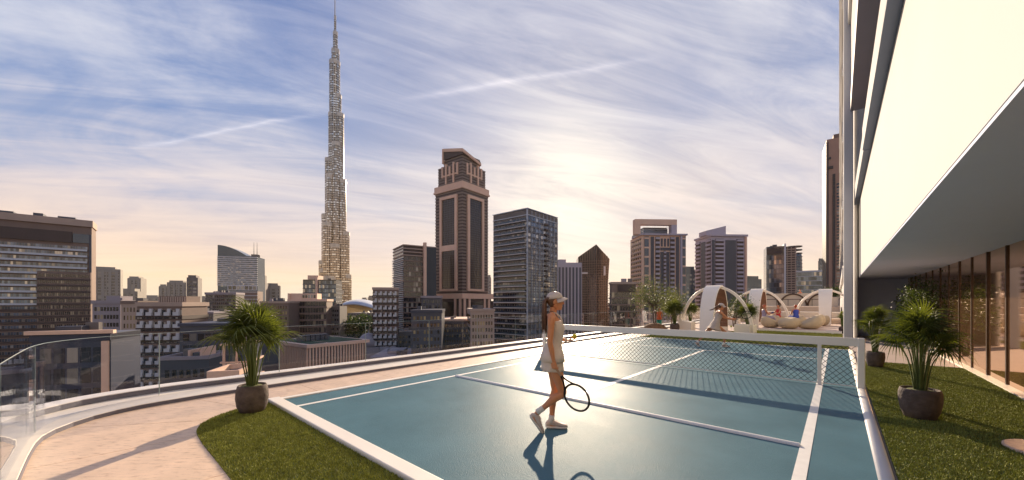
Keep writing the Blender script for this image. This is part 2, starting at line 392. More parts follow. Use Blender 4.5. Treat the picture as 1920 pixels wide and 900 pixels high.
# ------------------------------------------------------------------ net
netw = mat('net_cord', (.035, .045, .055), .8, var=.1)
net = thing('tennis_net', 'black diamond mesh tennis net with wide white tape and posts', 'tennis net', (0, NETL, 0))
NT = .945
for x in (CL - .02, .33):
    bevel(MB().box(x - .052, x + .052, -.04, .04, .0, NT).build('net_post', WHITE, net), .015)
bevel(MB().box(CL + .033, .277, -.022, .022, NT - .16, NT - .003).build('net_tape', WHITE, net), .008)
bevel(MB().box(SR - .03, SR + .03, -.03, .03, .017, NT - .161).build('singles_stick', WHITE, net), .006)
mb = MB(); x0, x1, z0, z1 = CL + .05, .26, .05, NT - .161; pitch = .105
n = int((x1 - x0 + (z1 - z0)) / pitch)
for s in (1, -1):
    for i in range(-1, n + 2):
        # diagonal cords, clipped to the net rectangle
        xa = x0 + i * pitch - (z1 - z0) if s > 0 else x0 + i * pitch
        pts = []
        for t in np.linspace(0, 1, 2):
            pts.append((xa + (z1 - z0) * t * s + (0 if s > 0 else 0), z0 + (z1 - z0) * t))
        (ax, az), (bx, bz) = pts
        def cutx(x, ax=ax, az=az, bx=bx, bz=bz): return az + (bz - az) * (x - ax) / (bx - ax)
        lo, hi = (ax, az), (bx, bz)
        if max(ax, bx) <= x0 or min(ax, bx) >= x1: continue
        if lo[0] < x0: lo = (x0, cutx(x0))
        if lo[0] > x1: lo = (x1, cutx(x1))
        if hi[0] < x0: hi = (x0, cutx(x0))
        if hi[0] > x1: hi = (x1, cutx(x1))
        mb.tube([(lo[0], .004 * s, lo[1]), (hi[0], .004 * s, hi[1])], .0042, 4)
mb.build('net_mesh', netw, net, kind='stuff')
MB().tube([(x0, 0, .045), (x1, 0, .045)], .012, 6).build('bottom_cord', WHITE, net)

# ------------------------------------------------------------------ turf
def turf(name, outline, label):
    return MB().prism(outline, -.011, .004).build(name, TURFB, kind='structure')
near_out = [(p.x, p.y) for p in inner if p.y < 2.0 and p.x < -3.9]
near_out = near_out + [(.41, .82), (.41, 1.845), (CL - .08, 1.845)]
turf('near_turf', near_out, '')
turf('side_turf', [(.412, .82), (2.30, .82), (2.30, 13.9), (.412, 13.9)], '')
turf('back_turf', [(-6.9, CF + .04), (.30, CF + .04), (.30, 18.6), (-6.9, 18.6)], '')
GRASS = mat('turf_blades', (.30, .31, .065), .7, var=.25, scale=9, island=.35, spec=.2)
def inside(poly, X, Y):
    r = np.zeros(len(X), bool); n = len(poly)
    for i in range(n):
        (xa, ya), (xb, yb) = poly[i], poly[i - 1]
        c = ((ya > Y) != (yb > Y)) & (X < (xb - xa) * (Y - ya) / (yb - ya + 1e-12) + xa); r ^= c
    return r
def blades(name, poly, dens, h, w, label):
    P = np.array(poly); lo, hi = P.min(0), P.max(0); n = int(np.prod(hi - lo) * dens)
    X = rng.uniform(lo[0], hi[0], n); Y = rng.uniform(lo[1], hi[1], n); k = inside(poly, X, Y); X, Y = X[k], Y[k]; n = len(X)
    a = rng.uniform(0, 6.283, n); hh = h * rng.uniform(.6, 1.25, n); ww = w * rng.uniform(.7, 1.3, n); le = rng.normal(0, .45, n) * hh; lb = rng.uniform(0, 6.283, n)
    dx, dy = np.cos(a) * ww, np.sin(a) * ww
    V = np.stack([np.stack([X - dx, Y - dy, np.full(n, .003)], 1), np.stack([X + dx, Y + dy, np.full(n, .003)], 1),
                  np.stack([X + np.cos(lb) * le, Y + np.sin(lb) * le, hh], 1)], 1).reshape(-1, 3)
    m = npmesh(name, V, np.arange(3 * n).reshape(-1, 3), GRASS)
    o = bpy.data.objects.new(name, m); link(o, None, kind='stuff'); tag(o, label, 'grass')
blades('grass', near_out, 15000, .024, .0042, 'short green turf wrapping the near end of the court')
blades('grass', [(.415, .82), (2.30, .82), (2.30, 13.9), (.415, 13.9)], 9500, .025, .0052, 'long strip of green turf between court and bronze glass wall')
blades('grass', [(-6.85, CF + .05), (.29, CF + .05), (.29, 18.6), (-6.85, 18.6)], 1500, .04, .012, 'green turf strip behind the far baseline')
# floors beyond: the far plaza and the strip by the tower
PINK = mat('plaza_paving', (.55, .43, .36), .6, var=.06, scale=1.5, bump=.03)
MB().box(-6.9, .18, 18.61, 60, -.011, .003).build('plaza_floor', PINK, kind='structure')
MB().box(.185, 2.5, 13.91, 60, -.011, .0).build('side_floor', PINK, kind='structure')
so = MB().lathe([(.0, -.01), (.40, -.01), (.40, .028), (.385, .036), (0, .036)], 40, (1.78, 6.70, 0)).build('stepping_stone', STONE)
tag(so, 'round pale stepping stone set into the side turf', 'stepping stone')

# ------------------------------------------------------------------ the host building on the right
BRONZE = mat('bronze_reflective_glass', (.72, .42, .23), .04, .9, var=.04, scale=.5)
MULL = mat('bronze_mullion', (.10, .062, .045), .35, .8, var=.05)
BLUEG = mat('blue_tower_glass', (.06, .08, .14), .08, .3, var=.1)
SHADEW = mat('shaded_white_overhang', (.42, .37, .40), .6, var=.04, scale=.7)  # shade on the white overhang, put into the colour as lilac grey
hb = thing('host_building', 'white cantilevered tower with bronze glass ground floor beside the court', 'building', (0, 0, 0))
ZS = 2.72
MB().box(.70, 6, -8, 25, ZS, 5.87).build('white_fascia', RENDER, hb)
SOFF = mat('shade_tinted_render', (.70, .74, .90), .8, spec=.1, var=.03, scale=.5)  # bluer, paler copy of the white render, its shade tint put into the colour
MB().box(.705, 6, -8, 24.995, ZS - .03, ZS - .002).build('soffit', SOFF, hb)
MB().box(.54, 6, 14.2, 25.0, 5.872, 6.40).build('slab_edge', RENDER, hb)
MB().box(.52, 6, -8, 14.18, 5.872, 6.44).build('slab_edge', RENDER, hb)
MB().box(.95, 6, -8, 20.9, 6.45, 9.55).build('recessed_storey', BLUEG, hb)
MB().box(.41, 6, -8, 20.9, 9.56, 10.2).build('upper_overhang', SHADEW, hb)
MB().box(.43, 6, -8, 20.9, 10.21, 60).build('upper_wall', RENDER, hb)
for k in range(10): MB().box(.33, .43, -8, 20.88, 13.2 + 3.4 * k, 13.9 + 3.4 * k).build('slab_edge', RENDER, hb)
UND_SHADE = mat('painted_slab_shade', (.14, .17, .24), .6, var=.05)  # shade below the slab edge, painted as thin slate blue panels
MB().box(.522, .698, -8, 14.17, 5.835, 5.870).build('underside_shade', UND_SHADE, hb)
MB().box(.542, .698, 14.21, 24.99, 5.835, 5.870).build('underside_shade', UND_SHADE, hb)
# end wall under the cantilever, with the rounded glazed opening at its inner side
MB().box(.70, 2.42, 24.5, 25, .002, ZS - .032).build('end_wall', SOFF, hb)  # shaded wall also takes the paler, shade-tinted soffit colour
# curtain wall
MB().box(2.28, 2.62, -8, 24.49, -.01, .035).build('glass_sill', KERB, hb)
y = -8.0; j = 0
pm = MB().box(0, .04, .03, 1.19, .04, ZS - .035).mesh('glass_panel', BRONZE)
mm = MB().box(.008, .08, -.03, .03, .036, ZS - .034).mesh('mullion', MULL)
while y < 24:
    inst('glass_panel', pm, hb, (2.42 + random.uniform(0, .012), y, 0), (0, 0, R(random.uniform(-.5, .5))))
    inst('mullion', mm, hb, (2.40, y, 0)); y += 1.22
MB().box(2.7, 2.75, -8, 24.4, .0, ZS - .04).build('lining_wall', MULL, hb)
# the tower pier and its tall lit flank beyond
bevel(MB().box(.20, .50, 21.0, 21.8, .0, 90).build('tower_pier', RENDER, hb), .04)
bevel(MB().box(.545, .66, 21.9, 25.1, .0, 90).build('tower_pier', RENDER, hb), .03)
MB().box(.30, 6, 25.2, 70, .0, 90).build('tower_wall', RENDER, hb)
zf = 3.2
while zf < 70:
    for y0 in (25.4, 31, 38, 46, 55): MB().box(.24, .30, y0, y0 + random.uniform(2.5, 4.6), zf + .7, zf + 2.9).build('window', BLUEG, hb)
    MB().box(.18, .299, 25.21, 69.9, zf - .25, zf + .15).build('slab_edge', RENDER, hb)
    zf += 3.4
# ================================================================== THE CITY
GROUND = mat('city_ground', (.10, .085, .075), .9, var=.35, scale=.02, detail=8)
ROAD = mat('asphalt', (.045, .045, .05), .85, var=.15, scale=.2)
MB().poly([(-9000, -9000, GZ), (9000, -9000, GZ), (9000, 9000, GZ), (-9000, 9000, GZ)]).build('city_ground', GROUND, kind='structure')
WG = window_mat('dark_glazing', (.012, .014, .020), (.40, .35, .28), .14)
WGB = window_mat('blue_glazing', (.070, .092, .125), (.50, .47, .42), .16, .06, 1.9, .5)
WGW = window_mat('warm_glazing', (.018, .014, .012), (.45, .35, .21), .18)
WGA = window_mat('amber_glazing', (.06, .04, .02), (.50, .36, .16), .35)
PINKS = mat('pink_stone', (.82, .53, .37), .7, var=.07, scale=.15)
DARKB = mat('dark_brown_panel', (.070, .043, .033), .6, var=.12, scale=.1)
BROWN = mat('brown_render', (.22, .148, .112), .75, var=.1, scale=.1)
TAN = mat('tan_render', (.46, .33, .25), .75, var=.1, scale=.1)
MAUVE = mat('mauve_concrete', (.34, .285, .29), .75, var=.08, scale=.1)
LILAC = mat('lilac_concrete', (.48, .42, .46), .7, var=.06, scale=.1)
GREYB = mat('grey_brown_wall', (.165, .14, .125), .75, var=.1, scale=.1)
SLATE = mat('slate_panel', (.065, .068, .085), .45, var=.12, scale=.1)
NAVY = mat('navy_cladding', (.040, .046, .075), .4, var=.15, scale=.1)
PALE = mat('pale_balcony', (.60, .57, .55), .6, var=.05, scale=.2)
SILV = mat('silver_slab', (.50, .52, .56), .4, .3, var=.05)
HAZYW = mat('distant_concrete', (.30, .27, .23), .8, var=.08, scale=.05)
GLZ = mat('curtain_glass', (.065, .088, .118), .06, .5, var=.12, scale=.05)
GLZD = mat('bronze_curtain_glass', (.045, .038, .036), .10, .30, var=.12, scale=.05)
DGREEN = mat('roof_planting', (.035, .06, .02), .9, var=.3, scale=.5)

class Bld:
    def __init__(s, name, label, uL, uC, uR, Y, phi, vt, m, zb=GZ, d=None, group=None, wall=True, cat='building'):
        ph = R(phi); s.C = ((uC - 960) / FP * Y, Y); s.Y = Y; s.m = m; s.zb = zb
        s.d2 = (math.cos(ph), math.sin(ph)); s.d1 = (-math.sin(ph), math.cos(ph))
        s.w2 = s.hit(uR, s.d2) if uR > uC else (d or 20)
        s.w1 = s.hit(uL, s.d1) if uL < uC else (d or 20)
        if d: s.w1 = d
        x, y = c2w(*s.C); s.zt = zv(vt, Y)
        s.o = thing(name, label, cat, (x, y, zb), YAW + ph, group)
        if wall: s.part('wall', m, 0, s.w2, 0, s.w1, zb, s.zt)
    def hit(s, u, d):
        k = (u - 960) / FP; den = d[0] - k * d[1]
        t = (k * s.C[1] - s.C[0]) / den
        return t if .02 < t < 150 else 30
    def sR(s, u): return s.hit(u, s.d2)
    def sL(s, u): return s.hit(u, s.d1)
    def z(s, v): return zv(v, s.Y)
    def part(s, name, m, x0, x1, y0, y1, z0, z1, **k):
        return MB().box(x0, x1, y0, y1, z0 - s.zb, z1 - s.zb).build(name, m, s.o, **k)
    def ext(s, f, a, b, p, q=.05):
        return (a, b, -p, q) if f == 'R' else (-p, q, a, b)
    def W(s, f): return s.w2 if f == 'R' else s.w1
    def panel(s, name, m, f, a, b, z0, z1, p, q=.05):
        return s.part(name, m, *s.ext(f, a, b, p, q), z0, z1)
    def grid(s, name, m, f, a, b, z0, z1, nx, nz, fx=.6, fz=.55, p=.06, skip=0, q=.05):
        mb = MB(); dx = (b - a) / nx; dz = (z1 - z0) / nz
        for i in range(nx):
            for j in range(nz):
                if skip and random.random() < skip: continue
                c = a + (i + .5) * dx; e = z0 + (j + .5) * dz
                mb.box(*s.ext(f, c - dx * fx / 2, c + dx * fx / 2, p, q), e - dz * fz / 2 - s.zb, e + dz * fz / 2 - s.zb)
        return mb.build(name, m, s.o, kind='stuff')
    def bands(s, name, m, z0, z1, n, h, p, f=None, a=None, b=None, q=.05):
        if f: e = s.ext(f, a, b, p, q)
        else: e = (-p, s.w2 + p, -p, s.w1 + p)
        me = MB().box(*e, 0, h).mesh(name, m)
        for i in range(n): inst(name, me, s.o, (0, 0, z0 - s.zb + (z1 - z0) * (i / max(1, n - 1) if n > 1 else 0)))
    def piers(s, name, m, f, lst, w, z0, z1, p):
        me = MB().box(*s.ext(f, -w / 2, w / 2, p), 0, z1 - z0).mesh(name, m)
        for t in lst: inst(name, me, s.o, (t, 0, z0 - s.zb) if f == 'R' else (0, t, z0 - s.zb))
    def rows(s, f, a, b, pitch): return max(1, round(abs(b - a) / pitch))
    def crown(s, h=3, inset=.2, m=None, name='roof_plant'):
        i = inset; return s.part(name, m or s.m, s.w2 * i, s.w2 * (1 - i), s.w1 * i, s.w1 * (1 - i), s.zt - .1, s.zt + h)
    def parapet(s, h=1.2, p=.3, m=None):
        return s.part('parapet', m or s.m, -p, s.w2 + p, -p, s.w1 + p, s.zt - h, s.zt + .4)

def roof_units(b):
    r = random.Random(int(b.Y * 7 + b.w2 * 13))
    for i in range(r.randint(2, 5)):
        x = r.uniform(.08, .75) * b.w2; y = r.uniform(.1, .7) * b.w1; w = r.uniform(1.2, 3.2); h = r.uniform(.8, 2.4)
        if x + w > b.w2 or y + w > b.w1: continue
        b.part('roof_unit', (SLATE, GREYB, MAUVE)[i % 3], x, x + w, y, y + w * r.uniform(.6, 1.0), b.zt + .02, b.zt + h)
def style_grid(b, wm, fl=3.4, bay=3.2, fx=.6, fz=.5, ztop=None, zlow=None, faces='LR', skip=0):
    bay *= .62; fl *= .86; fx = min(.8, fx * 1.15); fz = min(.72, fz * 1.2); roof_units(b)
    zt = ztop if ztop is not None else b.zt - 1.5; zl = zlow if zlow is not None else b.zb + 5
    for f in faces:
        if b.W(f) < 2: continue
        b.grid('windows', wm, f, .6, b.W(f) - .6, zl, zt, b.rows(f, 0, b.W(f), bay), b.rows(f, zl, zt, fl), fx, fz, skip=skip)
def style_bands(b, wm, bm, fl=3.4, h=.9, p=.5, bay=2.6, ztop=None, zlow=None, fx=.86):
    zt = ztop if ztop is not None else b.zt - 1; zl = zlow if zlow is not None else b.zb + 6
    bay *= .7; roof_units(b)
    n = max(2, round((zt - zl) / fl)); f = (zt - zl) / n
    b.bands('floor_band', bm, zl, zt - f, n, h, p)
    for fc in 'LR':
        if b.W(fc) < 2: continue
        nx = b.rows(fc, 0, b.W(fc), bay); mb = MB(); dx = b.W(fc) / nx
        for j in range(n):
            for i in range(nx):
                mb.box(*b.ext(fc, (i + .5 - fx / 2) * dx, (i + .5 + fx / 2) * dx, .08), zl + j * f + h - b.zb, zl + (j + 1) * f - b.zb - .02)
        mb.build('windows', wm, b.o, kind='stuff')

# ---- 1 long slab tower at the left edge
b = Bld('apartment_slab', 'long brown slab tower with pale balcony bands at the left edge', -70, -70, 172, 178, 42, 392, BROWN, d=14)
z0, z1 = b.z(700), b.z(445); n = round((z1 - z0) / 3.3); f = (z1 - z0) / n; sp = b.sR(72)
b.grid('windows', WGB, 'R', .5, b.w2 - 1.5, z0, z1, 44, n, .85, .6)
b.part('front_block', BROWN, sp, b.w2 - .05, -2.6, -.02, GZ, b.z(503)); b.grid('windows', WGW, 'R', sp + .4, b.w2 - .6, z0, b.z(503) - .5, 26, int(n * .78), .6, .5, p=2.68, q=-2.55)
hi = int(n * (b.z(572) - z0) / (z1 - z0)); mid = int(n * (b.z(503) - z0) / (z1 - z0))
me1 = MB().box(0, sp, -1.1, .05, 0, 1.0).mesh('balcony_band', SILV); me2 = MB().box(0, b.w2 - 1.6, -1.1, .05, 0, 1.0).mesh('balcony_band', SILV)
me3 = MB().box(0, b.w2 - .2, -.35, .05, 0, 1.2).mesh('brown_band', DARKB); me4 = MB().box(sp - .1, b.w2, -2.85, -2.5, 0, 1.0).mesh('brown_band', DARKB)
for i in range(n):
    z = z0 + i * f - b.zb
    if i >= mid: inst('balcony_band', me2, b.o, (0, 0, z))
    elif i >= hi: inst('balcony_band', me1, b.o, (0, 0, z)); inst('brown_band', me4, b.o, (0, 0, z))
    else: inst('brown_band', me3, b.o, (0, 0, z)); inst('brown_band', me4, b.o, (0, 0, z))
b.panel('crown_panel', DARKB, 'R', 0, b.w2 - 7, b.z(441), b.z(418), .8)
b.panel('corner_glass', GLZ, 'R', b.w2 - 6.8, b.w2 - .6, b.z(440), b.z(421), .5)
b.part('parapet', TAN, -.5, b.w2 + .5, -1.0, b.w1, b.zt - 3.2, b.zt + .3)
for q, (a_, e_) in enumerate(((b.w2 * .2, b.w2 * .35), (b.w2 * .5, b.w2 * .58), (b.w2 * .7, b.w2 * .85))): b.part('roof_plant', SLATE, a_, e_, 2, 9, b.zt, b.zt + 1.6 + .5 * (q % 2))
b.piers('corner_pier', SLATE, 'R', [b.w2 - .5], .9, GZ, b.z(421), .6)

# ---- 2 far hazy towers behind it
def far(label, uL, uC, uR, Y, phi, vt, m=HAZYW, ribs=True, wm=WG, h=4, name='distant_tower'):
    b = Bld(name, label, uL, uC, uR, Y, phi, vt, m, group='far towers on the skyline')
    for f in 'LR':
        if b.W(f) < 3: continue
        if ribs:
            n = b.rows(f, 0, b.W(f), 9); b.piers('pier', m, f, [(i + .5) * b.W(f) / n for i in range(n)], 4, b.zb, b.zt - 2, 1.5)
        b.grid('windows', wm, f, 1, b.W(f) - 1, b.z(600), b.zt - 5, b.rows(f, 0, b.W(f), 6), b.rows(f, b.z(600), b.zt, 6), .7, .45)
    b.part('roof_step', m, b.w2 * .08, b.w2 * .8, b.w1 * .1, b.w1 * .9, b.zt - 1, b.zt + h)
    return b
far('broad ribbed grey tower peeping past the slab tower', 150, 172, 226, 700, 40, 503)
far('slim grey tower standing alone left of the sky gap', 236, 239, 264, 900, 25, 521)
far('low stepped grey block beneath the slim lone tower', 222, 224, 258, 800, 25, 546, h=6)
far('small grey tower left of the ribbed pair', 296, 298, 314, 900, 25, 536)
far('wide pale ribbed tower left of the dark slim one', 311, 313, 349, 800, 20, 529)
b = far('dark slim tower with railed flat roof beside the pale ribbed one', 346, 350, 371, 600, 30, 520, GREYB, False, WG)
far('low grey block on the horizon under the pale towers', 268, 270, 300, 1100, 15, 556, ribs=False)
far('low distant slab left of the arc topped tower', 370, 372, 386, 900, 15, 558, ribs=False)
far('ribbed grey twin tower right of the spired tower', 483, 500, 525, 650, 30, 535)
far('small far block right of the great spire', 688, 690, 700, 1000, 10, 557, ribs=False)
far('small white far block between spire and patterned flats', 676, 678, 688, 1300, 10, 560, ribs=False)
far('narrow far tower seen right of the striped brown tower', 914, 916, 921, 600, 20, 520, ribs=False)
far('far blue glass slab right of the open frame tower', 1283, 1285, 1306, 500, 10, 505, GLZ, False, WGB)
far('far banded glass block right of the ribbed twin slab tower', 1398, 1399, 1428, 500, 10, 523, GLZ, False, WGB)
far('narrow far tower against the tall brown tower', 1534, 1536, 1546, 600, 5, 489, GLZ, False, WGB)

# ---- 3 mauve office block, warm flank
b = Bld('office_block', 'mauve concrete office block with rows of small windows', 160, 173, 226, 150, 8, 565, MAUVE, d=12)
style_grid(b, WGW, 3.6, 2.0, .62, .42); b.parapet(1.0, .3); b.crown(2.2, .25)
b = Bld('office_block', 'orange brown narrow block squeezed beside the patterned flats', 226, 227, 258, 146, 8, 566, TAN, d=10)
style_grid(b, WGA, 3.6, 2.4, .35, .45); b.parapet(.8, .2, BROWN)
# ---- 4 patterned flats with white balconies
def patterned(label, uL, uC, uR, Y, phi, vt, cols, vb, fl=3.7):
    b = Bld('patterned_flats', label, uL, uC, uR, Y, phi, vt, BROWN, d=11, group='brown flats with white balconies')
    z1 = b.zt - 1.2; n = max(3, round((z1 - b.z(vb)) / fl)); dx = b.w2 / cols
    b.bands('dark_course', DARKB, z1 - n * fl, z1 - fl, n, 1.15, .25)
    bal = MB(); bal.box(-.85, .75, -.75, .05, 0, 1.05); bal.box(-.1, .75, -.5, .05, 1.05, 2.1)
    bme = bal.mesh('balcony', PALE); w = MB().box(-1.05, -.85, -.1, .05, .2, 2.0)
    dark = MB()
    for j in range(n):
        for i in range(cols):
            z = z1 - (j + 1) * fl + 1.2
            if j < 8: inst('balcony', bme, b.o, ((i + .5) * dx, 0, z - b.zb))
            for q in (-.42, .40): dark.box((i + .5 + q) * dx - .25, (i + .5 + q) * dx + .25, -.08, .05, z + .2 - b.zb, z + 1.7 - b.zb)
            for q in (-.3, 0, .3): dark.box((i + .5 + q) * dx - .3, (i + .5 + q) * dx + .3, -.3, .05, z - .95 - b.zb, z - .5 - b.zb)
    dark.build('windows', WG, b.o, kind='stuff')
    if b.w1 > 3: b.grid('windows', WG, 'L', .5, b.w1 - .5, b.zb + 4, z1, b.rows('L', 0, b.w1, 3), n * 2, .5, .5)
    b.parapet(.9, .35, TAN); return b
b = patterned('brown patterned flats with five columns of white balconies behind the glass rail', 254, 257, 341, 112, 6, 569, 5, 760)
b.part('roof_pavilion', BROWN, b.sR(282), b.sR(335), 3, 9, b.zt, b.z(555)); 
me = MB().box(-.2, .2, -.25, .05, 0, b.z(556) - b.zt).mesh('pavilion_fin', TAN)
for i in range(12): inst('pavilion_fin', me, b.o, (b.sR(282) + .3 + i * (b.sR(335) - b.sR(282) - .6) / 11, 3, b.zt - b.zb))
patterned('brown patterned flats with white balconies left of the dark banded tower', 690, 699, 745, 190, 14, 540, 5, 690)

# ---- 5 near dark roofs below the rail
b = Bld('rooftop_block', 'low dark navy block with salmon roof edge just beyond the glass corner', 40, 60, 208, 46, 22, 628, NAVY, d=7)
b.part('roof_edge', PINKS, -.5, b.w2 + .4, -.4, .3, b.zt, b.zt + .45); b.part('roof_edge', NAVY, -.2, b.w2, -.1, b.w1, b.zt - .9, b.zt - .1)
b.piers('corner_post', PINKS, 'R', [b.w2 - .5], .7, GZ, b.zt - 1, .25); style_grid(b, WG, 3.2, 2.6, .7, .6, ztop=b.zt - 1.4, zlow=b.zt - 20)
b.bands('sun_shelf', PALE, b.zt - 12, b.zt - 2, 5, .22, 1.1, 'L', 0, b.w1)
b = Bld('rooftop_block', 'long low slate block with flat roof left of the potted palm', 333, 337, 430, 92, 4, 610, SLATE, d=22)
b.part('roof_edge', NAVY, -.3, b.w2 + .3, -.3, b.w1, b.zt - .2, b.zt + .5); style_grid(b, WG, 3.4, 3, .75, .5)
b = Bld('rooftop_block', 'small dark block with pale parapet edges low behind the glass', 284, 300, 392, 74, 14, 676, SLATE, d=9)
for (x0, x1, y0, y1) in ((0, b.w2, -.2, .2), (0, b.w2, b.w1 - .4, b.w1), (-.2, .2, .21, b.w1 - .41), (b.w2 - .4, b.w2, .21, b.w1 - .41)):
    b.part('roof_edge', MAUVE, x0, x1, y0, y1, b.zt, b.zt + .7)
b.part('roof_wall', PINKS, b.w2 * .5, b.w2 * .55, 1, b.w1 * .8, b.zt, b.zt + 1.8); b.part('roof_wall', PINKS, b.w2 * .75, b.w2 * .8, 1, b.w1 * .7, b.zt, b.zt + 2.2)
style_grid(b, WGW, 3.2, 2.4, .5, .5)
b = Bld('rooftop_block', 'dark framed block with pink corner posts beside the potted palm', 402, 418, 470, 66, 20, 648, NAVY, d=7)
b.piers('corner_post', PINKS, 'R', [.2, b.w2 * .5, b.w2 - .2], .35, GZ, b.zt + .3, .3); b.bands('floor_band', PINKS, b.zt - 9.6, b.zt, 4, .3, .35); style_grid(b, WGB, 3.2, 1.6, .8, .7)
b = Bld('rooftop_block', 'low pink walled roof court beneath the potted palm', 384, 392, 450, 56, 16, 706, NAVY, d=7)
for (x0, x1, y0, y1) in ((-.2, b.w2, -.25, .15), (-.2, b.w2, b.w1 - .4, b.w1), (-.25, .15, .16, b.w1 - .41), (b.w2 - .4, b.w2, .16, b.w1 - .41)):
    b.part('roof_wall', PINKS, x0, x1, y0, y1, b.zt - 1.2, b.zt + .8)
b.piers('wall_fin', PINKS, 'R', [i * b.w2 / 8 for i in range(9)], .25, GZ, b.zt - 1.2, .2)

# ---- 6 mid blocks left of the great tower
b = Bld('office_block', 'grey brown mid rise block behind the potted palm', 378, 385, 442, 300, 12, 549, GREYB, d=14); style_grid(b, WG, 3.4, 2.6, .6, .5); b.parapet(1.4, .4, MAUVE)
b = Bld('office_block', 'brown block with amber lit windows right of the potted palm', 486, 488, 541, 210, 8, 566, BROWN, d=14); style_grid(b, WGA, 3.8, 2.5, .4, .45); b.parapet(.8, .3, TAN)
b = Bld('office_block', 'brown banded office with pink rooftop pavilion below the great spire', 530, 541, 612, 225, 12, 562, BROWN, d=14)
style_bands(b, WGW, BROWN, 4.0, 1.1, .35, 2.2); b.part('roof_pavilion', PINKS, 0, b.sR(594), .5, b.w1 * .7, b.zt, b.z(550)); b.parapet(1.0, .5, PINKS)
b.grid('windows', WG, 'R', b.sR(566), b.sR(592), b.zt + .8, b.z(552), 5, 1, .7, .8, p=-.40, q=.55); b.piers('corner_pier', PINKS, 'R', [.3], 1.2, GZ, b.z(550), .6)
b = Bld('office_block', 'dark glass office split by a pink vertical wall at the foot of the spire', 565, 568, 630, 350, 8, 524, GLZD, d=18)
style_bands(b, WGB, SLATE, 4.0, .8, .2, 2.5); b.panel('spine_wall', PINKS, 'R', b.sR(593), b.sR(597), GZ, b.zt + 2, 2.2); b.part('roof_pavilion', PINKS, b.sR(576), b.sR(596), 1, 14, b.zt, b.z(516))
b = Bld('office_block', 'plain brown block with scattered windows left of the golden arcade', 605, 608, 637, 240, 6, 574, GREYB, d=14); style_grid(b, WGW, 3.6, 2.6, .55, .4)
# arc topped tower
b = Bld('arc_tower', 'glass tower with pale bands and a sloping arched crown', 403, 408, 483, 450, 14, 476, GLZ, d=22, wall=False)
w2, w1 = b.w2, b.w1; xe = b.sR(483) ; prof = []
for i in range(13):
    t = i / 12; prof.append((t * b.sR(462), b.z(459 + 19 * t ** 1.8)))
pts = [(0, GZ)] + [(w2, GZ), (w2, b.z(480))] + [(x, z) for x, z in reversed(prof)]
n = len(pts); mb = MB(); mb.v = [(x, 0, z - GZ) for x, z in pts] + [(x, w1, z - GZ) for x, z in pts]
mb.f = [tuple(range(n)), tuple(range(2 * n - 1, n - 1, -1))] + [((i + 1) % n, i, n + i, n + (i + 1) % n) for i in range(n)]
mb.build('wall', GLZ, b.o)
z0, z1 = b.z(545), b.z(480); n = 15
b.bands('floor_band', PALE, b.z(535), b.z(482), n, 1.1, .7, 'R', 0, w2); b.bands('floor_band', PALE, b.z(535), b.z(482), n, 1.1, .7, 'L', 0, w1)
b.grid('windows', WGB, 'R', .4, w2 - .4, b.z(538), z1, 24, n, .85, .6)
b.part('podium', BROWN, -2, w2 + 1, -3, w1 * .6, GZ, b.z(546)); b.grid('windows', WG, 'R', b.sR(428), w2 - 1, b.z(543), b.z(535.5), 7, 1, .75, .85, p=.9)
b.panel('window_frame', PALE, 'R', b.sR(427), w2 - .5, b.z(544), b.z(535), .6)
b.bands('podium_band', PALE, b.z(575), b.z(548), 5, .8, 3.4, 'R', -2, w2 + 1)
# spired stepped tower
b = Bld('spired_tower', 'dark stepped tower with twin rooftop masts', 478, 480, 497, 620, 20, 530, GREYB)
for u0, u1, v in ((472, 483, 477), (478, 487, 488), (480, 491, 502), (482, 494, 516)):
    b.part('step', GREYB, (u0 - 480) * .9, (u1 - 480) * .9, .5 + (v - 477) * .03, 12, GZ, b.z(v))
for u in (475.5, 480.5): MB().tube([((u - 480) * .9, 4, b.z(477.5) - GZ), ((u - 480) * .9, 4, b.z(454) - GZ)], [.5, .2], 6).build('mast', SLATE, b.o)
style_grid(b, WG, 5, 3, .5, .5)

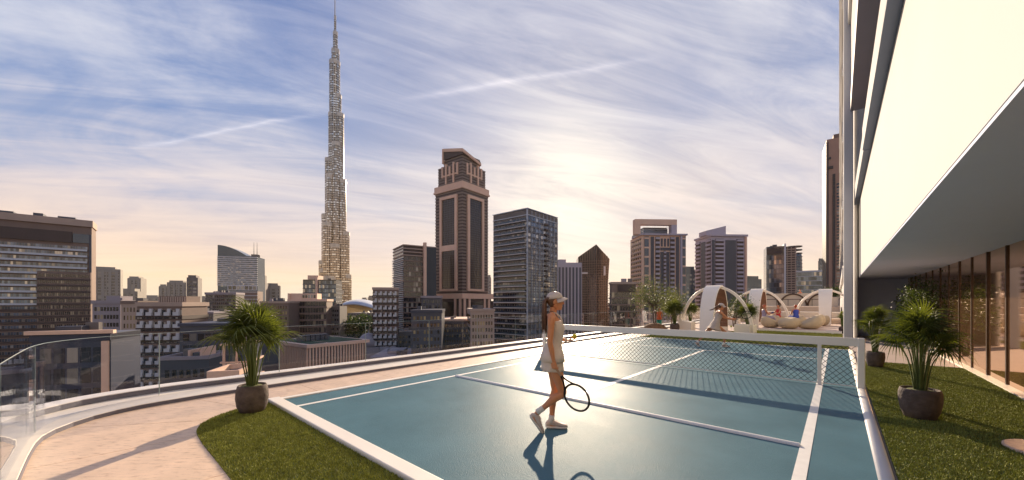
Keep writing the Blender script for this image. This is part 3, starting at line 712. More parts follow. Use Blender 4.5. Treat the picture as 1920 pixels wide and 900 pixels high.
# ---- 7 the great tower
def panels_mat():
    m = bpy.data.materials.new('steel_and_glass_skin'); m.use_nodes = True; t = m.node_tree; p = t.nodes['Principled BSDF']
    tcn = t.nodes.new('ShaderNodeTexCoord'); sp_ = t.nodes.new('ShaderNodeSeparateXYZ'); t.links.new(tcn.outputs['Object'], sp_.inputs[0])
    an = t.nodes.new('ShaderNodeMath'); an.operation = 'ARCTAN2'; t.links.new(sp_.outputs[1], an.inputs[0]); t.links.new(sp_.outputs[0], an.inputs[1])
    mu = t.nodes.new('ShaderNodeMath'); mu.operation = 'MULTIPLY'; mu.inputs[1].default_value = 10; t.links.new(an.outputs[0], mu.inputs[0])
    cb = t.nodes.new('ShaderNodeCombineXYZ'); t.links.new(mu.outputs[0], cb.inputs[0]); t.links.new(sp_.outputs[2], cb.inputs[1])
    def mth(op, a, b=None):
        n = t.nodes.new('ShaderNodeMath'); n.operation = op
        for q, v in enumerate((a, b)):
            if v is None: continue
            if isinstance(v, (int, float)): n.inputs[q].default_value = v
            else: t.links.new(v, n.inputs[q])
        return n.outputs[0]
    zf = mth('DIVIDE', sp_.outputs[2], 5.6); af = mth('DIVIDE', mu.outputs[0], 3.4)
    spandrel = mth('LESS_THAN', mth('FRACT', zf), .52); finv = mth('LESS_THAN', mth('FRACT', af), .30)
    c2_ = t.nodes.new('ShaderNodeCombineXYZ'); t.links.new(mth('FLOOR', af), c2_.inputs[0]); t.links.new(mth('FLOOR', zf), c2_.inputs[1])
    wn = t.nodes.new('ShaderNodeTexWhiteNoise'); t.links.new(c2_.outputs[0], wn.inputs[0])
    steel = mth('MAXIMUM', mth('MULTIPLY', spandrel, mth('ADD', .30, mth('MULTIPLY', mth('POWER', wn.outputs[0], 2.5), .9))), mth('MULTIPLY', finv, .62))
    cr = t.nodes.new('ShaderNodeValToRGB'); e = cr.color_ramp.elements; e[0].color = (.075, .052, .036, 1); e[1].color = (1.0, .92, .76, 1); q_ = e.new(.5); q_.color = (.46, .34, .22, 1)
    t.links.new(steel, cr.inputs[0]); t.links.new(cr.outputs[0], p.inputs['Base Color']); p.inputs['Metallic'].default_value = .7; p.inputs['Roughness'].default_value = .2
    return m
SKIN = panels_mat(); COLLAR = mat('mechanical_louvre', (.55, .47, .37), .35, .5, var=.2, scale=.4, stretch=(1, 1, .1))
D = 880.0; K_ = D / FP; cpt = at(628, D, GZ)
gt = thing('great_spire_tower', 'immensely tall stepped silver gold skyscraper with needle spire', 'skyscraper', cpt, YAW)
def lobe(u0, u1, vt, yoff, vb=640):
    r = (u1 - u0) / 2 * K_; x = ((u0 + u1) / 2 - 628) * K_; zt = zv(vt, D) - GZ; n = 20
    o = MB().rings([[(r * math.cos(q), r * math.sin(q), z) for q in (2 * math.pi * i / n for i in range(n))] for z in (0, zt)]).build('wing_tier', SKIN, gt)
    o.location = (x, yoff, 0); o.data.shade_smooth()
    m = o.modifiers.new('e', 'EDGE_SPLIT'); m.split_angle = R(40)
    c = MB().rings([[(r * k * math.cos(q), r * k * math.sin(q), z) for q in (2 * math.pi * i / n for i in range(n))] for k, z in ((1.03, zt - 9), (1.03, zt - 1), (.9, zt + .5))]).build('mechanical_collar', COLLAR, o)
for u0, u1, vt, y in ((597.5, 614, 489, 2), (603.5, 619, 402, 0), (611, 626, 298, -3), (617, 632, 213, -2),
                      (642, 658, 515, 2), (640, 655, 435, 0), (636, 650, 338, -3), (631, 645, 214, -2), (626, 640, 178, -1),
                      (618, 637, 115, 0), (622, 636, 93, 0), (624.6, 633, 60, 0), (626.4, 630.4, 30, 0),
                      (612, 630, 420, -16), (626, 644, 460, -18), (618, 640, 520, -30), (617, 631, 330, -12), (627, 641, 270, -10),
                      (606, 622, 505, -14), (634, 650, 545, -16)):
    lobe(u0, u1, vt, y)
MB().tube([(0, 0, zv(31, D) - GZ), (0, 0, zv(-40, D) - GZ)], [1.7, .7], 8).build('needle', SILV, gt)

# ---- 8 golden arcade hall with curved roof
b = Bld('arcade_hall', 'low golden ribbed hall under a curved white roof', 634, 636, 700, 420, 6, 585, TAN, wall=False)
w = b.w2; n = 26; rs = []
for i in range(n + 1):
    t = i / n; zt = b.z(583 - 14 * math.sin(math.pi * (.25 + .6 * t)))
    rs.append([(t * w, -3 - 5 * math.sin(math.pi * t), zt), (t * w, 24, zt + 5), (t * w, 24, zt + 3.6), (t * w, -3 - 5 * math.sin(math.pi * t), zt - 1.4)])
for r_ in rs: r_[:] = [(x, y, z - GZ) for x, y, z in r_]
MB().rings(rs).build('curved_roof', SILV, b.o, True)
gold = mat('gilded_fin', (.62, .44, .17), .45, .2)
me = MB().box(-.5, .5, -.3, .4, 0, 1).mesh('fin', gold)
b.part('wall', WG.copy() and BROWN, .5, w - .5, 1.2, 23, GZ, b.z(585))
for i in range(30):
    t = (i + .5) / 30; zt = b.z(583 - 14 * math.sin(math.pi * (.25 + .6 * t))) - 1.5
    inst('fin', me, b.o, (t * w, -1.5, 0), (R(0), 0, 0), (1, 1, zt - GZ))

# ---- 9 dark banded tower
b = Bld('banded_tower', 'dark tower with brown floor bands and glass top corner', 738, 757, 818, 250, 32, 459, DARKB)
style_bands(b, WG, BROWN, 3.5, .8, .45, 2.4, ztop=b.z(480)); b.panel('spine_wall', PINKS, 'R', b.sR(793), b.sR(798), GZ, b.z(452), 2.2)
b.panel('glass_flank', GLZ, 'R', b.sR(798.5), b.w2 - .4, GZ, b.zt - .4, 1.0); b.bands('top_band', TAN, b.z(479), b.z(460), 4, .7, .6); b.panel('corner_glass', GLZ, 'L', .3, b.w1 - .3, b.z(478), b.z(462), .3)
b.bands('balcony', SILV, b.z(640), b.z(484), 44, .5, 1.2, 'L', .4, b.w1 - .2)
# ---- 10 striped stone tower with stepped crown
b = Bld('stone_tower', 'tall brown striped tower with pink stone frames and stepped crown', 817, 867, 914.5, 280, 53, 348, DARKB)
zc = b.z(340); z0 = b.z(553); n = 34
stripe = mat('dark_stone_stripe', (.055, .042, .038), .5, var=.1); lt = mat('brown_stone_stripe', (.23, .17, .135), .6, var=.1)
b.bands('stone_stripe', lt, z0, b.z(350), n, 1.3, .3)
for f in 'LR':
    w = b.W(f); a, e = w * .16, w * .80
    zt, zb_ = b.z(362), b.z(545)
    fr = 2.3
    b.panel('bay_glass', GLZD, f, a + fr, e - fr, zb_, zt - fr, .5)
    for (x0, x1, q0, q1) in ((a, a + fr, zb_, zt), (e - fr, e, zb_, zt), (a + fr, e - fr, zt - fr, zt), (a + fr, e - fr, zb_, zb_ + 1.6)): b.panel('stone_frame', PINKS, f, x0, x1, q0, q1, 1.5)
    if f == 'L': b.panel('stone_frame', PINKS, f, a + fr, e - fr, b.z(468), b.z(457), 1.45)
    nz = 40; b.bands('glazing_bar', SLATE, zb_ + 2, zt - fr - 1, nz, .16, .62, f, a + fr, e - fr)
    b.piers('glazing_post', SLATE, f, [a + fr + (e - a - 2 * fr) * k / 5 for k in range(1, 5)], .2, zb_ + 1.6, zt - fr, .62)
b.part('cornice', PINKS, -.8, b.w2 + .8, -.8, b.w1 + .8, b.z(349), b.z(339)); b.part('cornice', PINKS, -1.3, b.w2 + 1.3, -1.3, b.w1 + 1.3, b.z(352.5), b.z(349) - .05)
cx0, cx1, cy0, cy1 = 1.6, b.w2 - 1.6, 1.6, b.w1 - 1.6; zt = b.z(301)
b.part('crown_block', DARKB, cx0, cx1, cy0, cy1, b.zt, zt)
me = MB().box(cx0 - .3, cx1 + .3, cy0 - .3, cy1 + .3, 0, 1.2).mesh('stone_stripe', lt)
for i in range(7): inst('stone_stripe', me, b.o, (0, 0, b.z(336) - GZ + i * (zt - b.z(336) - 1.2) / 6))
for f in 'LR':
    w = b.W(f)
    for t, h0, h1 in ((.22, 322, 300), (.36, 336, 297), (.5, 322, 303), (.64, 336, 297), (.78, 322, 300)):
        e = b.ext(f, w * t - .8, w * t + .8, -.5 if True else 0, 2.2); 
        e = (w * t - .8, w * t + .8, .7, 2.2) if f == 'R' else (.7, 2.2, w * t - .8, w * t + .8)
        b.part('crown_pilaster', PINKS, *e, b.z(h0), b.z(h1))
    e = (w * .2, w * .8, .75, 2.1) if f == 'R' else (.75, 2.1, w * .2, w * .8)
    b.part('crown_rail', PINKS, *e, b.z(321), b.z(318))
zq = b.z(284); x0, x1, y0, y1 = 4.5, b.w2 - 5, 4.5, b.w1 - 5
b.part('crown_block', DARKB, x0, x1, y0, y1, zt, zq)
me = MB().box(x0 - .3, x1 + .3, y0 - .3, y1 + .3, 0, 1.2).mesh('stone_stripe', lt)
for i in range(4): inst('stone_stripe', me, b.o, (0, 0, zt - GZ + 1 + i * 2.2))
# raking top slab: a wedge leaning up to the left
mb = MB(); xa, xb, ya, yb = 3.2, b.w2 - 5, 3.2, b.w1 - 6; za = zq - GZ
mb.v = [(xa, ya, za), (xb, ya, za), (xb, yb, za), (xa, yb, za), (xa, ya, b.z(276) - GZ), (xb, ya, b.z(288) - GZ), (xb, yb, b.z(277) - GZ), (xa, yb, b.z(264) - GZ)]
mb.f = [(0, 3, 2, 1), (4, 5, 6, 7), (0, 1, 5, 4), (1, 2, 6, 5), (2, 3, 7, 6), (3, 0, 4, 7)]
mb.build('raking_crown', DARKB, b.o)
for (xA, xB, yA) in ((xa, xb, ya),):
    m2 = MB(); m2.v = [(xA, yA - .7, b.z(280) - GZ), (xB, yA - .7, b.z(292) - GZ), (xB, yA + .5, b.z(292) - GZ), (xA, yA + .5, b.z(280) - GZ), (xA, yA - .7, b.z(274) - GZ), (xB, yA - .7, b.z(287) - GZ), (xB, yA + .5, b.z(287) - GZ), (xA, yA + .5, b.z(274) - GZ)]
    m2.f = mb.f; m2.build('crown_edge', PINKS, b.o)
m3 = MB(); m3.v = [(xa - .7, ya - .69, b.z(280) - GZ), (xa + .5, ya - .69, b.z(280) - GZ), (xa + .5, yb, b.z(268) - GZ), (xa - .7, yb, b.z(268) - GZ), (xa - .7, ya - .69, b.z(274) - GZ), (xa + .5, ya - .69, b.z(274) - GZ), (xa + .5, yb, b.z(262) - GZ), (xa - .7, yb, b.z(262) - GZ)]; m3.f = mb.f; m3.build('crown_edge', PINKS, b.o); b.part('crown_edge', PINKS, xa - .72, xa + .52, yb + .01, yb + 1.4, zq - 3, b.z(262))
# its wider base
b.part('base_block', DARKB, -1.8, b.w2 + 2, -1.8, b.w1 + 2, GZ, b.z(556)); b.part('base_cornice', PINKS, -2.6, b.w2 + 9, -2.6, b.w1 + 3, b.z(560), b.z(550))
for f in 'LR':
    w = b.W(f); ee = lambda s0, s1: ((s0, s1, -2.5, -1.7) if f == 'R' else (-2.5, -1.7, s0, s1))
    for s_ in (.0, .18, .78, .96): b.part('base_pilaster', PINKS, *ee(w * s_ - .8, w * s_ + 1.2), GZ, b.z(560) - .05)
    b.part('bay_glass', GLZD, *((w * .24, w * .74, -2.1, -1.75) if f == 'R' else (-2.1, -1.75, w * .24, w * .74)), GZ, b.z(566))
b.part('side_wing', DARKB, b.w2 + 2.01, b.w2 + 14, 2, b.w1, GZ, b.z(564))

# ---- 11 low blocks in front of it
b = Bld('office_block', 'dark low block with sparse lit windows before the striped tower', 768, 771, 828, 150, 8, 583, SLATE); style_grid(b, WGA, 3.4, 2.4, .5, .4, skip=.2); b.parapet(.8, .3, NAVY)
b = Bld('office_block', 'grey concrete link block left of the striped tower base', 786, 790, 828, 215, 10, 556, SLATE); style_grid(b, WG, 3.4, 3, .5, .5); b.parapet(.8, .4, MAUVE)
b = Bld('office_block', 'warm brown low block with small square windows by the balcony tower', 876, 882, 927, 160, 10, 581, TAN); style_grid(b, WGA, 3.3, 2.0, .5, .45); b.parapet(.6, .25)
b = Bld('office_block', 'narrow dark low block with lit windows under the striped tower', 824, 826, 880, 185, 6, 600, NAVY); style_grid(b, WGA, 3.2, 2.2, .5, .4); b.parapet(.6, .3, PINKS)
# ---- 12 balcony tower
b = Bld('balcony_tower', 'glass apartment tower with stacked balconies on its left face', 925, 989, 1045, 200, 50, 392, GREYB)
z0, z1 = b.z(660), b.z(404); n = 25; f = (z1 - z0) / n
b.grid('windows', WG, 'L', .4, b.w1 - .4, z0, z1, 14, n, .80, .62); b.grid('windows', WGB, 'R', .4, b.w2 - .4, z0, b.z(392) - 3, 12, n, .84, .72)
me = MB().box(-1.6, .05, .6, b.w1 * .94, 0, .35).mesh('balcony_slab', PALE); mr = MB().box(-1.62, -1.55, .6, b.w1 * .94, .36, 1.25).mesh('balcony_rail', GLZ)
for i in range(n):
    inst('balcony_slab', me, b.o, (0, 0, z0 + i * f - GZ)); inst('balcony_rail', mr, b.o, (0, 0, z0 + i * f - GZ))
b.bands('floor_band', SLATE, z0, z1, n, .45, .22, 'R', 0, b.w2); b.piers('mullion', SILV, 'R', [b.w2 * k / 8 for k in range(9)], .22, GZ, b.zt, .28)
me = MB().box(0, 3.2, -1.2, .05, 0, 1.1).mesh('small_balcony', DARKB)
for i in range(n): inst('small_balcony', me, b.o, (b.w2 * .52, 0, z0 + i * f - GZ))
b.piers('corner_pier', SILV, 'L', [.2], .5, GZ, b.zt, .3)
b.bands('top_rail', SILV, b.z(403), b.zt + .3, 2, .4, .35); b.part('roof_plant', BROWN, 4, 9, 4, 14, b.zt, b.zt + 2.2); b.part('roof_plant', SLATE, 11, 16, 5, 9, b.zt, b.zt + 1.4)
# ---- 13 purple striped slab, faceted peak
b = Bld('striped_slab', 'purple grey slab with vertical window stripes beside the pointed tower', 1045, 1046, 1091, 270, 6, 492, LILAC)
b.part('roof_plant', LILAC, 1, b.w2 * .35, 1, 8, b.zt, b.z(486)); ns = 7
b.piers('dark_strip', SLATE, 'R', [b.w2 * (k + .5) / ns for k in range(ns)], b.w2 / ns * .55, GZ, b.zt - 3.5, .1)
for k in (1, 3): b.grid('windows', PALE, 'R', b.w2 * (k + .95) / ns, b.w2 * (k + 1.05) / ns, b.z(640), b.zt - 4, 1, 36, .8, .45, p=.3)
b = Bld('pointed_tower', 'faceted dark glass tower rising to a single peak', 1082, 1084, 1143, 330, -6, 484, GLZD, wall=False)
w, d = b.w2, 26; zs, zp = b.z(482) - GZ, b.z(460) - GZ; xm = b.sR(1117)
mb = MB()
mb.v = [(w*.06, 0, 0), (xm, -4, 0), (w * .94, 0, 0), (w * .94, d, 0), (w*.06, d, 0), (0, 0, zs), (xm, -4, zp), (w, 0, zs - 2), (w, d, zs - 2), (0, d, zs), (w * .07, 0, (zs * .72)), (xm, -4, zs * .72), (w * .95, 0, zs * .72)]
mb.f = [(0, 1, 11, 10), (1, 2, 12, 11), (10, 11, 6, 5), (11, 12, 7, 6), (2, 3, 8, 7, 12), (3, 4, 9, 8), (4, 0, 10, 5, 9), (5, 6, 7, 8, 9)]
mb.build('glass_wall', GLZD, b.o)
def onf(x, off=.25):
    return -4 * (x / xm if x < xm else max(0, (w - x) / (w - xm))) - off
for i in range(34):
    z = 6 + i * (zs - 10) / 33
    MB().tube([(w * .05, onf(w * .05), z), (xm, onf(xm), z), (w * .97, onf(w * .97), z)], .22, 4).build('glazing_bar', BROWN, b.o)
for i in range(1, 14):
    x = w * i / 14; zt = zs + (zp - zs) * (1 - abs(x - xm) / (xm if x < xm else w - xm)) - 1
    MB().tube([(x, onf(x), 0), (x, onf(x), zt)], .2, 4).build('glazing_post', BROWN, b.o)
b.part('lit_ledge', PALE, w * .12, w * .30, -2.6, -1.5, b.z(514), b.z(511)); b.part('lit_ledge', PALE, w * .80, w * .86, -2.5, -1.3, b.z(517), b.z(500))
# ---- 14 brown block before the open frame tower
b = Bld('office_block', 'brown block with dark roof screen left of the open frame tower', 1143, 1147, 1192, 190, -4, 530, BROWN)
style_bands(b, WGW, BROWN, 3.3, .7, .4, 2.0, ztop=b.z(548)); b.panel('roof_screen', DARKB, 'R', b.sR(1158), b.w2 - .3, b.z(547), b.z(534), .7); b.parapet(.7, .3, TAN)
# ---- 15 open frame tower
b = Bld('frame_tower', 'pink ribbed tower crowned by an open square frame', 1182, 1203, 1286, 280, 3, 441, PINKS)
zt = b.zt; z0 = b.z(640)
fl = round((zt - z0) / 3.4)
def stack(x0, x1, kind, p=.4, ztop=zt - 1):
    if kind == 'rib': 
        b.panel('dark_recess', DARKB, 'R', x0, x1, GZ, ztop, .06); b.bands('balcony', LILAC, z0, ztop - 2, fl, 1.5, 1.1, 'R', x0 + .2, x1 - .2)
    if kind == 'dark': b.panel('dark_strip', SLATE, 'R', x0, x1, GZ, ztop, .3)
    if kind == 'glass':
        b.panel('glass_strip', GLZ, 'R', x0, x1, GZ, ztop, .5); b.bands('spandrel', PINKS, z0, ztop - 2, fl // 2, 1.3, .65, 'R', x0, x1)
    if kind == 'pier': b.panel('pier', LILAC, 'R', x0, x1, GZ, ztop + .6, 1.3)
def uu(a, c): return b.sR(a), b.sR(c)
x0, x1 = uu(1208, 1216); stack(x0, x1, 'glass')
x0, x1 = uu(1220, 1226); stack(x0, x1, 'dark')
x0, x1 = uu(1228.5, 1237); stack(x0, x1, 'rib')
x0, x1 = uu(1238, 1243.5); stack(x0, x1, 'dark', ztop=b.z(472)); x0, x1 = uu(1244, 1248.5); stack(x0, x1, 'rib', ztop=b.z(470)); x0, x1 = uu(1249, 1255); stack(x0, x1, 'dark', ztop=b.z(472))
x0, x1 = uu(1256, 1265); stack(x0, x1, 'rib')
x0, x1 = uu(1267, 1273); stack(x0, x1, 'dark'); x0, x1 = uu(1275, 1278); stack(x0, x1, 'pier'); x0, x1 = uu(1279, 1285); stack(x0, x1, 'glass')
for u in (1239, 1245, 1251): x0, x1 = uu(u, u + 3.4); b.panel('slot_window', SLATE, 'R', x0, x1, b.z(462), b.z(447), .3)
x0, x1 = uu(1238, 1256); b.panel('slot_window', SLATE, 'R', x0, x1, b.z(469.5), b.z(464), .3)
b.grid('windows', WGA, 'L', .5, b.w1 - .5, z0, zt - 2, 6, fl, .55, .6); b.bands('balcony', TAN, z0, zt - 3, fl, 1.0, .9, 'L', .6, b.w1 - 4)
b.part('cornice', LILAC, -.8, b.w2 + .8, -1.4, b.w1 * .8, zt, zt + 1.2)
xa, xb_ = b.sR(1206), b.sR(1273); q = 4.2; ztt = b.z(409)
b.part('frame_leg', PINKS, xa - 5, xa - 5 + q, 3, 8, zt + 1.2, ztt - q); b.part('frame_leg', LILAC, xb_ - q, xb_, 3, 8, zt + 1.2, ztt - q); b.part('frame_beam', PINKS, xa - 5, xb_, 3, 8, ztt - q + .01, ztt)
b.part('crown_glass', GLZ, b.sR(1216), b.sR(1262), 9, 26, zt + 1.2, b.z(424)); b.part('crown_glass', GLZ, b.sR(1207), b.sR(1216) - .05, 10, 24, zt + 1.2, b.z(432))
for i in range(5):
    z = zt + 2.2 + i * 1.3; b.part('crown_band', SILV, b.sR(1216) - .2, b.sR(1262) + .2, 8.7, 26.2, z, z + .3)
# ---- 16 ribbed slab tower with raked top
b = Bld('ribbed_tower', 'lilac grey tower of stacked balcony ribs with a raked roof slab', 1304, 1334, 1399, 300, 4, 443, LILAC)
zt = b.zt; z0 = b.z(640); fl = round((zt - z0) / 3.3)
for a_, c_, k in ((1334, 1340, 'dark'), (1341, 1357, 'rib'), (1360, 1380, 'dark'), (1381, 1394, 'rib')):
    x0, x1 = b.sR(a_) if a_ > 1334 else .3, b.sR(c_)
    if k == 'dark': b.panel('dark_strip', SLATE, 'R', x0, x1, GZ, zt - 3, .2)
    else: b.panel('dark_recess', DARKB, 'R', x0, x1, GZ, zt - 2, .06); b.bands('balcony', LILAC, z0, zt - 4, fl, 1.5, 1.1, 'R', x0 + .2, x1 - .2)
b.panel('pier', PINKS, 'R', b.sR(1396), b.w2, GZ, zt, 1.2)
w = b.w1
for t0, t1, k in ((.03, .3, 'rib'), (.34, .62, 'dark'), (.66, .97, 'rib')):
    if k == 'dark': b.panel('dark_strip', SLATE, 'L', w * t0, w * t1, GZ, zt - 3, .2)
    else: b.panel('dark_recess', DARKB, 'L', w * t0, w * t1, GZ, zt - 2, .06); b.bands('balcony', LILAC, z0, zt - 4, fl, 1.5, 1.1, 'L', w * t0 + .2, w * t1 - .2)
b.part('cornice', LILAC, -.9, b.w2 + .9, -1.2, b.w1 + .9, zt, zt + 1.6)
xa, xb_ = b.sR(1338), b.sR(1367); mb = MB(); za = zt + 1.6 - GZ
mb.v = [(xa - 4, 4, za), (xb_, 4, za), (xb_, 14, za), (xa - 4, 14, za), (xa - 4, 4, b.z(431) - GZ), (xb_, 4, b.z(421) - GZ), (xb_, 14, b.z(421) - GZ), (xa - 4, 14, b.z(431) - GZ)]
mb.f = [(0, 3, 2, 1), (4, 5, 6, 7), (0, 1, 5, 4), (1, 2, 6, 5), (2, 3, 7, 6), (3, 0, 4, 7)]; mb.build('raked_roof_slab', LILAC, b.o)
# ---- 17 glass tower with lattice wing, banded glass blocks
b = Bld('lattice_tower', 'blue glass tower with dark top and a latticed brown wing', 1433, 1437, 1470, 300, -29, 463, GLZ, d=20)
b.panel('dark_top', DARKB, 'R', .2, b.w2 - 1, b.z(478), b.z(466), .6); style_bands(b, WGB, SLATE, 3.6, .3, .12, 2.4, ztop=b.z(480)); b.part('corner_fin', SILV, b.w2, b.w2 + 1.2, -.8, 12, GZ, b.z(459))
b.part('lattice_wing', DARKB, b.w2 + 1.21, b.w2 + 8, 2, 20, GZ, b.z(464))
for i in range(40):
    z = b.z(640) + i * (b.z(466) - b.z(640)) / 40; b.part('lattice_bar', TAN, b.w2 + 1.3, b.w2 + 8.2, 1.2, 2.02, z, z + .8)
for k in range(3): x = b.w2 + 2 + k * 2.6; b.part('lattice_post', TAN, x, x + .5, .9, 1.18, GZ, b.z(466))
b = Bld('round_tower', 'rounded blue glass tower behind the banded glass block', 1487, 1488, 1511, 420, 4, 477, GLZ, wall=False)
r = b.w2 / 2; MB().lathe([(r, 0), (r, b.z(505) - GZ), (r * .95, b.z(480) - GZ), (r * .9, b.z(476) - GZ), (0, b.z(475) - GZ)], 28, (r, r, 0)).build('glass_drum', GLZ, b.o)
for i in range(22): MB().lathe([(r * 1.01, 0), (r * 1.01, 1.0), (r * .9, 1.0), (r * .9, 0)], 28, (r, r, b.z(600) - GZ + i * 4.0)).build('floor_band', SLATE, b.o)
b = Bld('office_block', 'wide grey glass office with thin silver floor bands right of the lattice tower', 1488, 1492, 1546, 320, -30, 509, GLZ, d=25); style_bands(b, WGB, SILV, 3.8, .5, .3, 2.6); b.parapet(1.0, .4, SILV)
# ---- 18 tall brown tower by the white pier
b = Bld('stone_tower', 'very tall brown stone tower half hidden by the white tower pier', 1543, 1550, 1600, 190, -35, 262, mat('rust_stone', (.46, .26, .175), .7, var=.08, scale=.1))
z0 = b.z(640); fl = 70
b.bands('stone_stripe', stripe, z0, b.zt - 3, 62, 1.7, .25, 'L', .2, b.w1 - .2); b.bands('stone_stripe', stripe, z0, b.zt - 3, 62, 1.7, .25, 'R', .2, b.sR(1553.5))
b.panel('dark_strip', DARKB, 'R', b.sR(1561), b.sR(1566), GZ, b.z(330), .35); b.bands('stone_stripe', stripe, z0, b.z(335), 40, 1.8, .6, 'R', b.sR(1561), b.sR(1566))
b.panel('key_block', stripe, 'R', b.sR(1553.6), b.sR(1558), b.z(300), b.z(296), .5); b.panel('key_block', stripe, 'R', b.sR(1553.6), b.sR(1562), b.z(318), b.z(313), .5)
b.grid('windows', WG, 'R', b.sR(1568), b.sR(1575), z0, b.z(345), 1, 50, .8, .55, p=.2); b.part('roof_plant', BROWN, 3, 12, 3, 12, b.zt, b.zt + 3)

# ---- 19 finned museum block below, mosque, low roofs
b = Bld('finned_block', 'low block with pink vertical fins and a green planted roof', 512, 578, 687, 118, 55, 648, NAVY, zb=GZ)
zt = b.zt
for f in 'LR':
    n = 22 if f == 'L' else 20
    b.piers('fin', PINKS, f, [(i + .3) * b.W(f) / n for i in range(n)], b.W(f) / n * .42, GZ, zt - .8, .55)
    b.grid('windows', WGB, f, 0, b.W(f), zt - 14, zt - 1, n, 4, .8, .9)
b.part('roof_edge', PINKS, -.8, b.w2 + .8, -.8, b.w1 + .8, zt - .8, zt + .25)
b.part('roof_planting', DGREEN, b.w2 * .35, b.w2 - 1, 1, b.w1 - 1, zt + .26, zt + .42); b.part('roof_planting', DGREEN, 1, b.w2 * .3, 1, b.w1 - 1, zt + .26, zt + .38)
me = MB().box(0, 1.3, 0, 3, 0, 2.0).mesh('roof_unit', SLATE)
for i in range(6): inst('roof_unit', me, b.o, (b.w2 * .12 + i * 1.7, b.w1 * .4, zt + .43 - GZ))
DOME = mat('grey_dome', (.32, .27, .27), .5, var=.1, scale=.3)
b = Bld('mosque', 'small domed mosque with pointed finial among the rooftops', 655, 664, 742, 185, 10, 668, MAUVE)
style_grid(b, WG, 4, 2.5, .4, .5)
def dome(x, y, r, z):
    p = [(r * 1.05, z - 2), (r * 1.05, z)] + [(r * math.cos(t), z + r * 1.0 * math.sin(t)) for t in (math.pi / 2 * i / 9 for i in range(1, 9))] + [(.25, z + r * 1.03), (.15, z + r * 1.3), (0, z + r * 1.38)]
    MB().lathe(p, 24, (x, y, 0)).build('dome', DOME, b.o, True)
zt = b.zt - GZ
dome(b.sR(686), 7, 5.2, b.z(646) - GZ); b.part('drum', MAUVE, b.sR(686) - 6, b.sR(686) + 6, 1, 13, b.zt - .5, b.z(646) - 1.9)
for u in (670, 712, 722, 735): dome(b.sR(u), 5, 2.6, zt + 2)
b = Bld('rooftop_block', 'low slate roofs right of the finned block', 690, 694, 770, 150, 6, 672, SLATE); style_grid(b, WGW, 3.2, 2.6, .5, .4); b.parapet(.5, .3, MAUVE); b.crown(1.8, .3, MAUVE)
b = Bld('rooftop_block', 'low dark roofs behind the finned block', 600, 603, 700, 260, 4, 632, GREYB); style_grid(b, WGW, 3.2, 2.6, .5, .4); b.parapet(.5, .3, MAUVE)
b = Bld('rooftop_block', 'dark roofs between balcony tower and dark banded tower', 740, 746, 800, 200, 8, 622, GREYB); style_grid(b, WGA, 3.2, 2.6, .5, .4)
b = Bld('rooftop_block', 'low brown terrace block right of the patterned flats', 338, 343, 400, 190, 8, 586, GREYB); style_grid(b, WGW, 3.2, 2.6, .5, .4); b.parapet(.5, .3, MAUVE)

# filler blocks deeper in the city so that streets do not show bare ground
lab = ['low brown city block in the haze', 'low grey city block in the haze', 'low mauve city block in the haze']
PL = ((-300, 'far out beyond the slab tower'), (-10, 'just beyond the left end of the slab tower'), (175, 'below the long slab tower'), (300, 'under the far grey towers'), (400, 'left of the arc topped tower'), (500, 'below the arc topped tower'), (600, 'left of the great spire'), (690, 'right of the great spire'), (830, 'beside the dark banded tower'), (930, 'by the striped stone tower'), (1050, 'by the balcony tower'), (1150, 'by the pointed tower'), (1300, 'by the open frame tower'), (1410, 'by the ribbed tower'), (1800, 'by the lattice tower'))
def place(u, Y): return ('near row ' if Y < 400 else 'second row ' if Y < 550 else 'third row ' if Y < 750 else 'fourth row ' if Y < 1100 else 'fifth row ' if Y < 1600 else 'farthest row ') + next(t for q, t in PL if u < q)
k = 0
for Y in (330, 480, 640, 900, 1400):
    u = -60 if Y > 500 else -480
    while u < 1620:
        w = random.uniform(45, 80) * (330 / Y) ** .25
        if random.random() < .72:
            m = (BROWN, GREYB, MAUVE, TAN)[k % 4]; vt = 567 + random.uniform(2, 22) * (330 / Y)
            bb = Bld('city_block', ('brown', 'grey brown', 'mauve', 'tan')[k % 4] + ' low city block, ' + place(u + w / 2, Y), u, u + w * .12, u + w, Y * random.uniform(.93, 1.07), random.uniform(4, 25), vt, m, group='low blocks filling the far city')
            if Y < 700: style_grid(bb, (WG, WGW)[k % 2], 4, 4, .55, .5, zlow=max(GZ + 3, bb.z(640)))
            k += 1
        u += w * 1.05
# roads
for i, (u0, Y0, u1, Y1, w) in enumerate(((430, 60, 760, 420, 13), (250, 95, 560, 150, 11), (720, 130, 700, 500, 11))):
    a_ = at(u0, Y0); e_ = at(u1, Y1); d = (e_ - a_).normalized(); nrm = Vector((-d.y, d.x, 0)) * w / 2
    z = GZ + .03 + .02 * i
    MB().poly([(*(a_ - nrm).xy, z), (*(e_ - nrm).xy, z), (*(e_ + nrm).xy, z), (*(a_ + nrm).xy, z)]).build('road', ROAD, kind='structure')
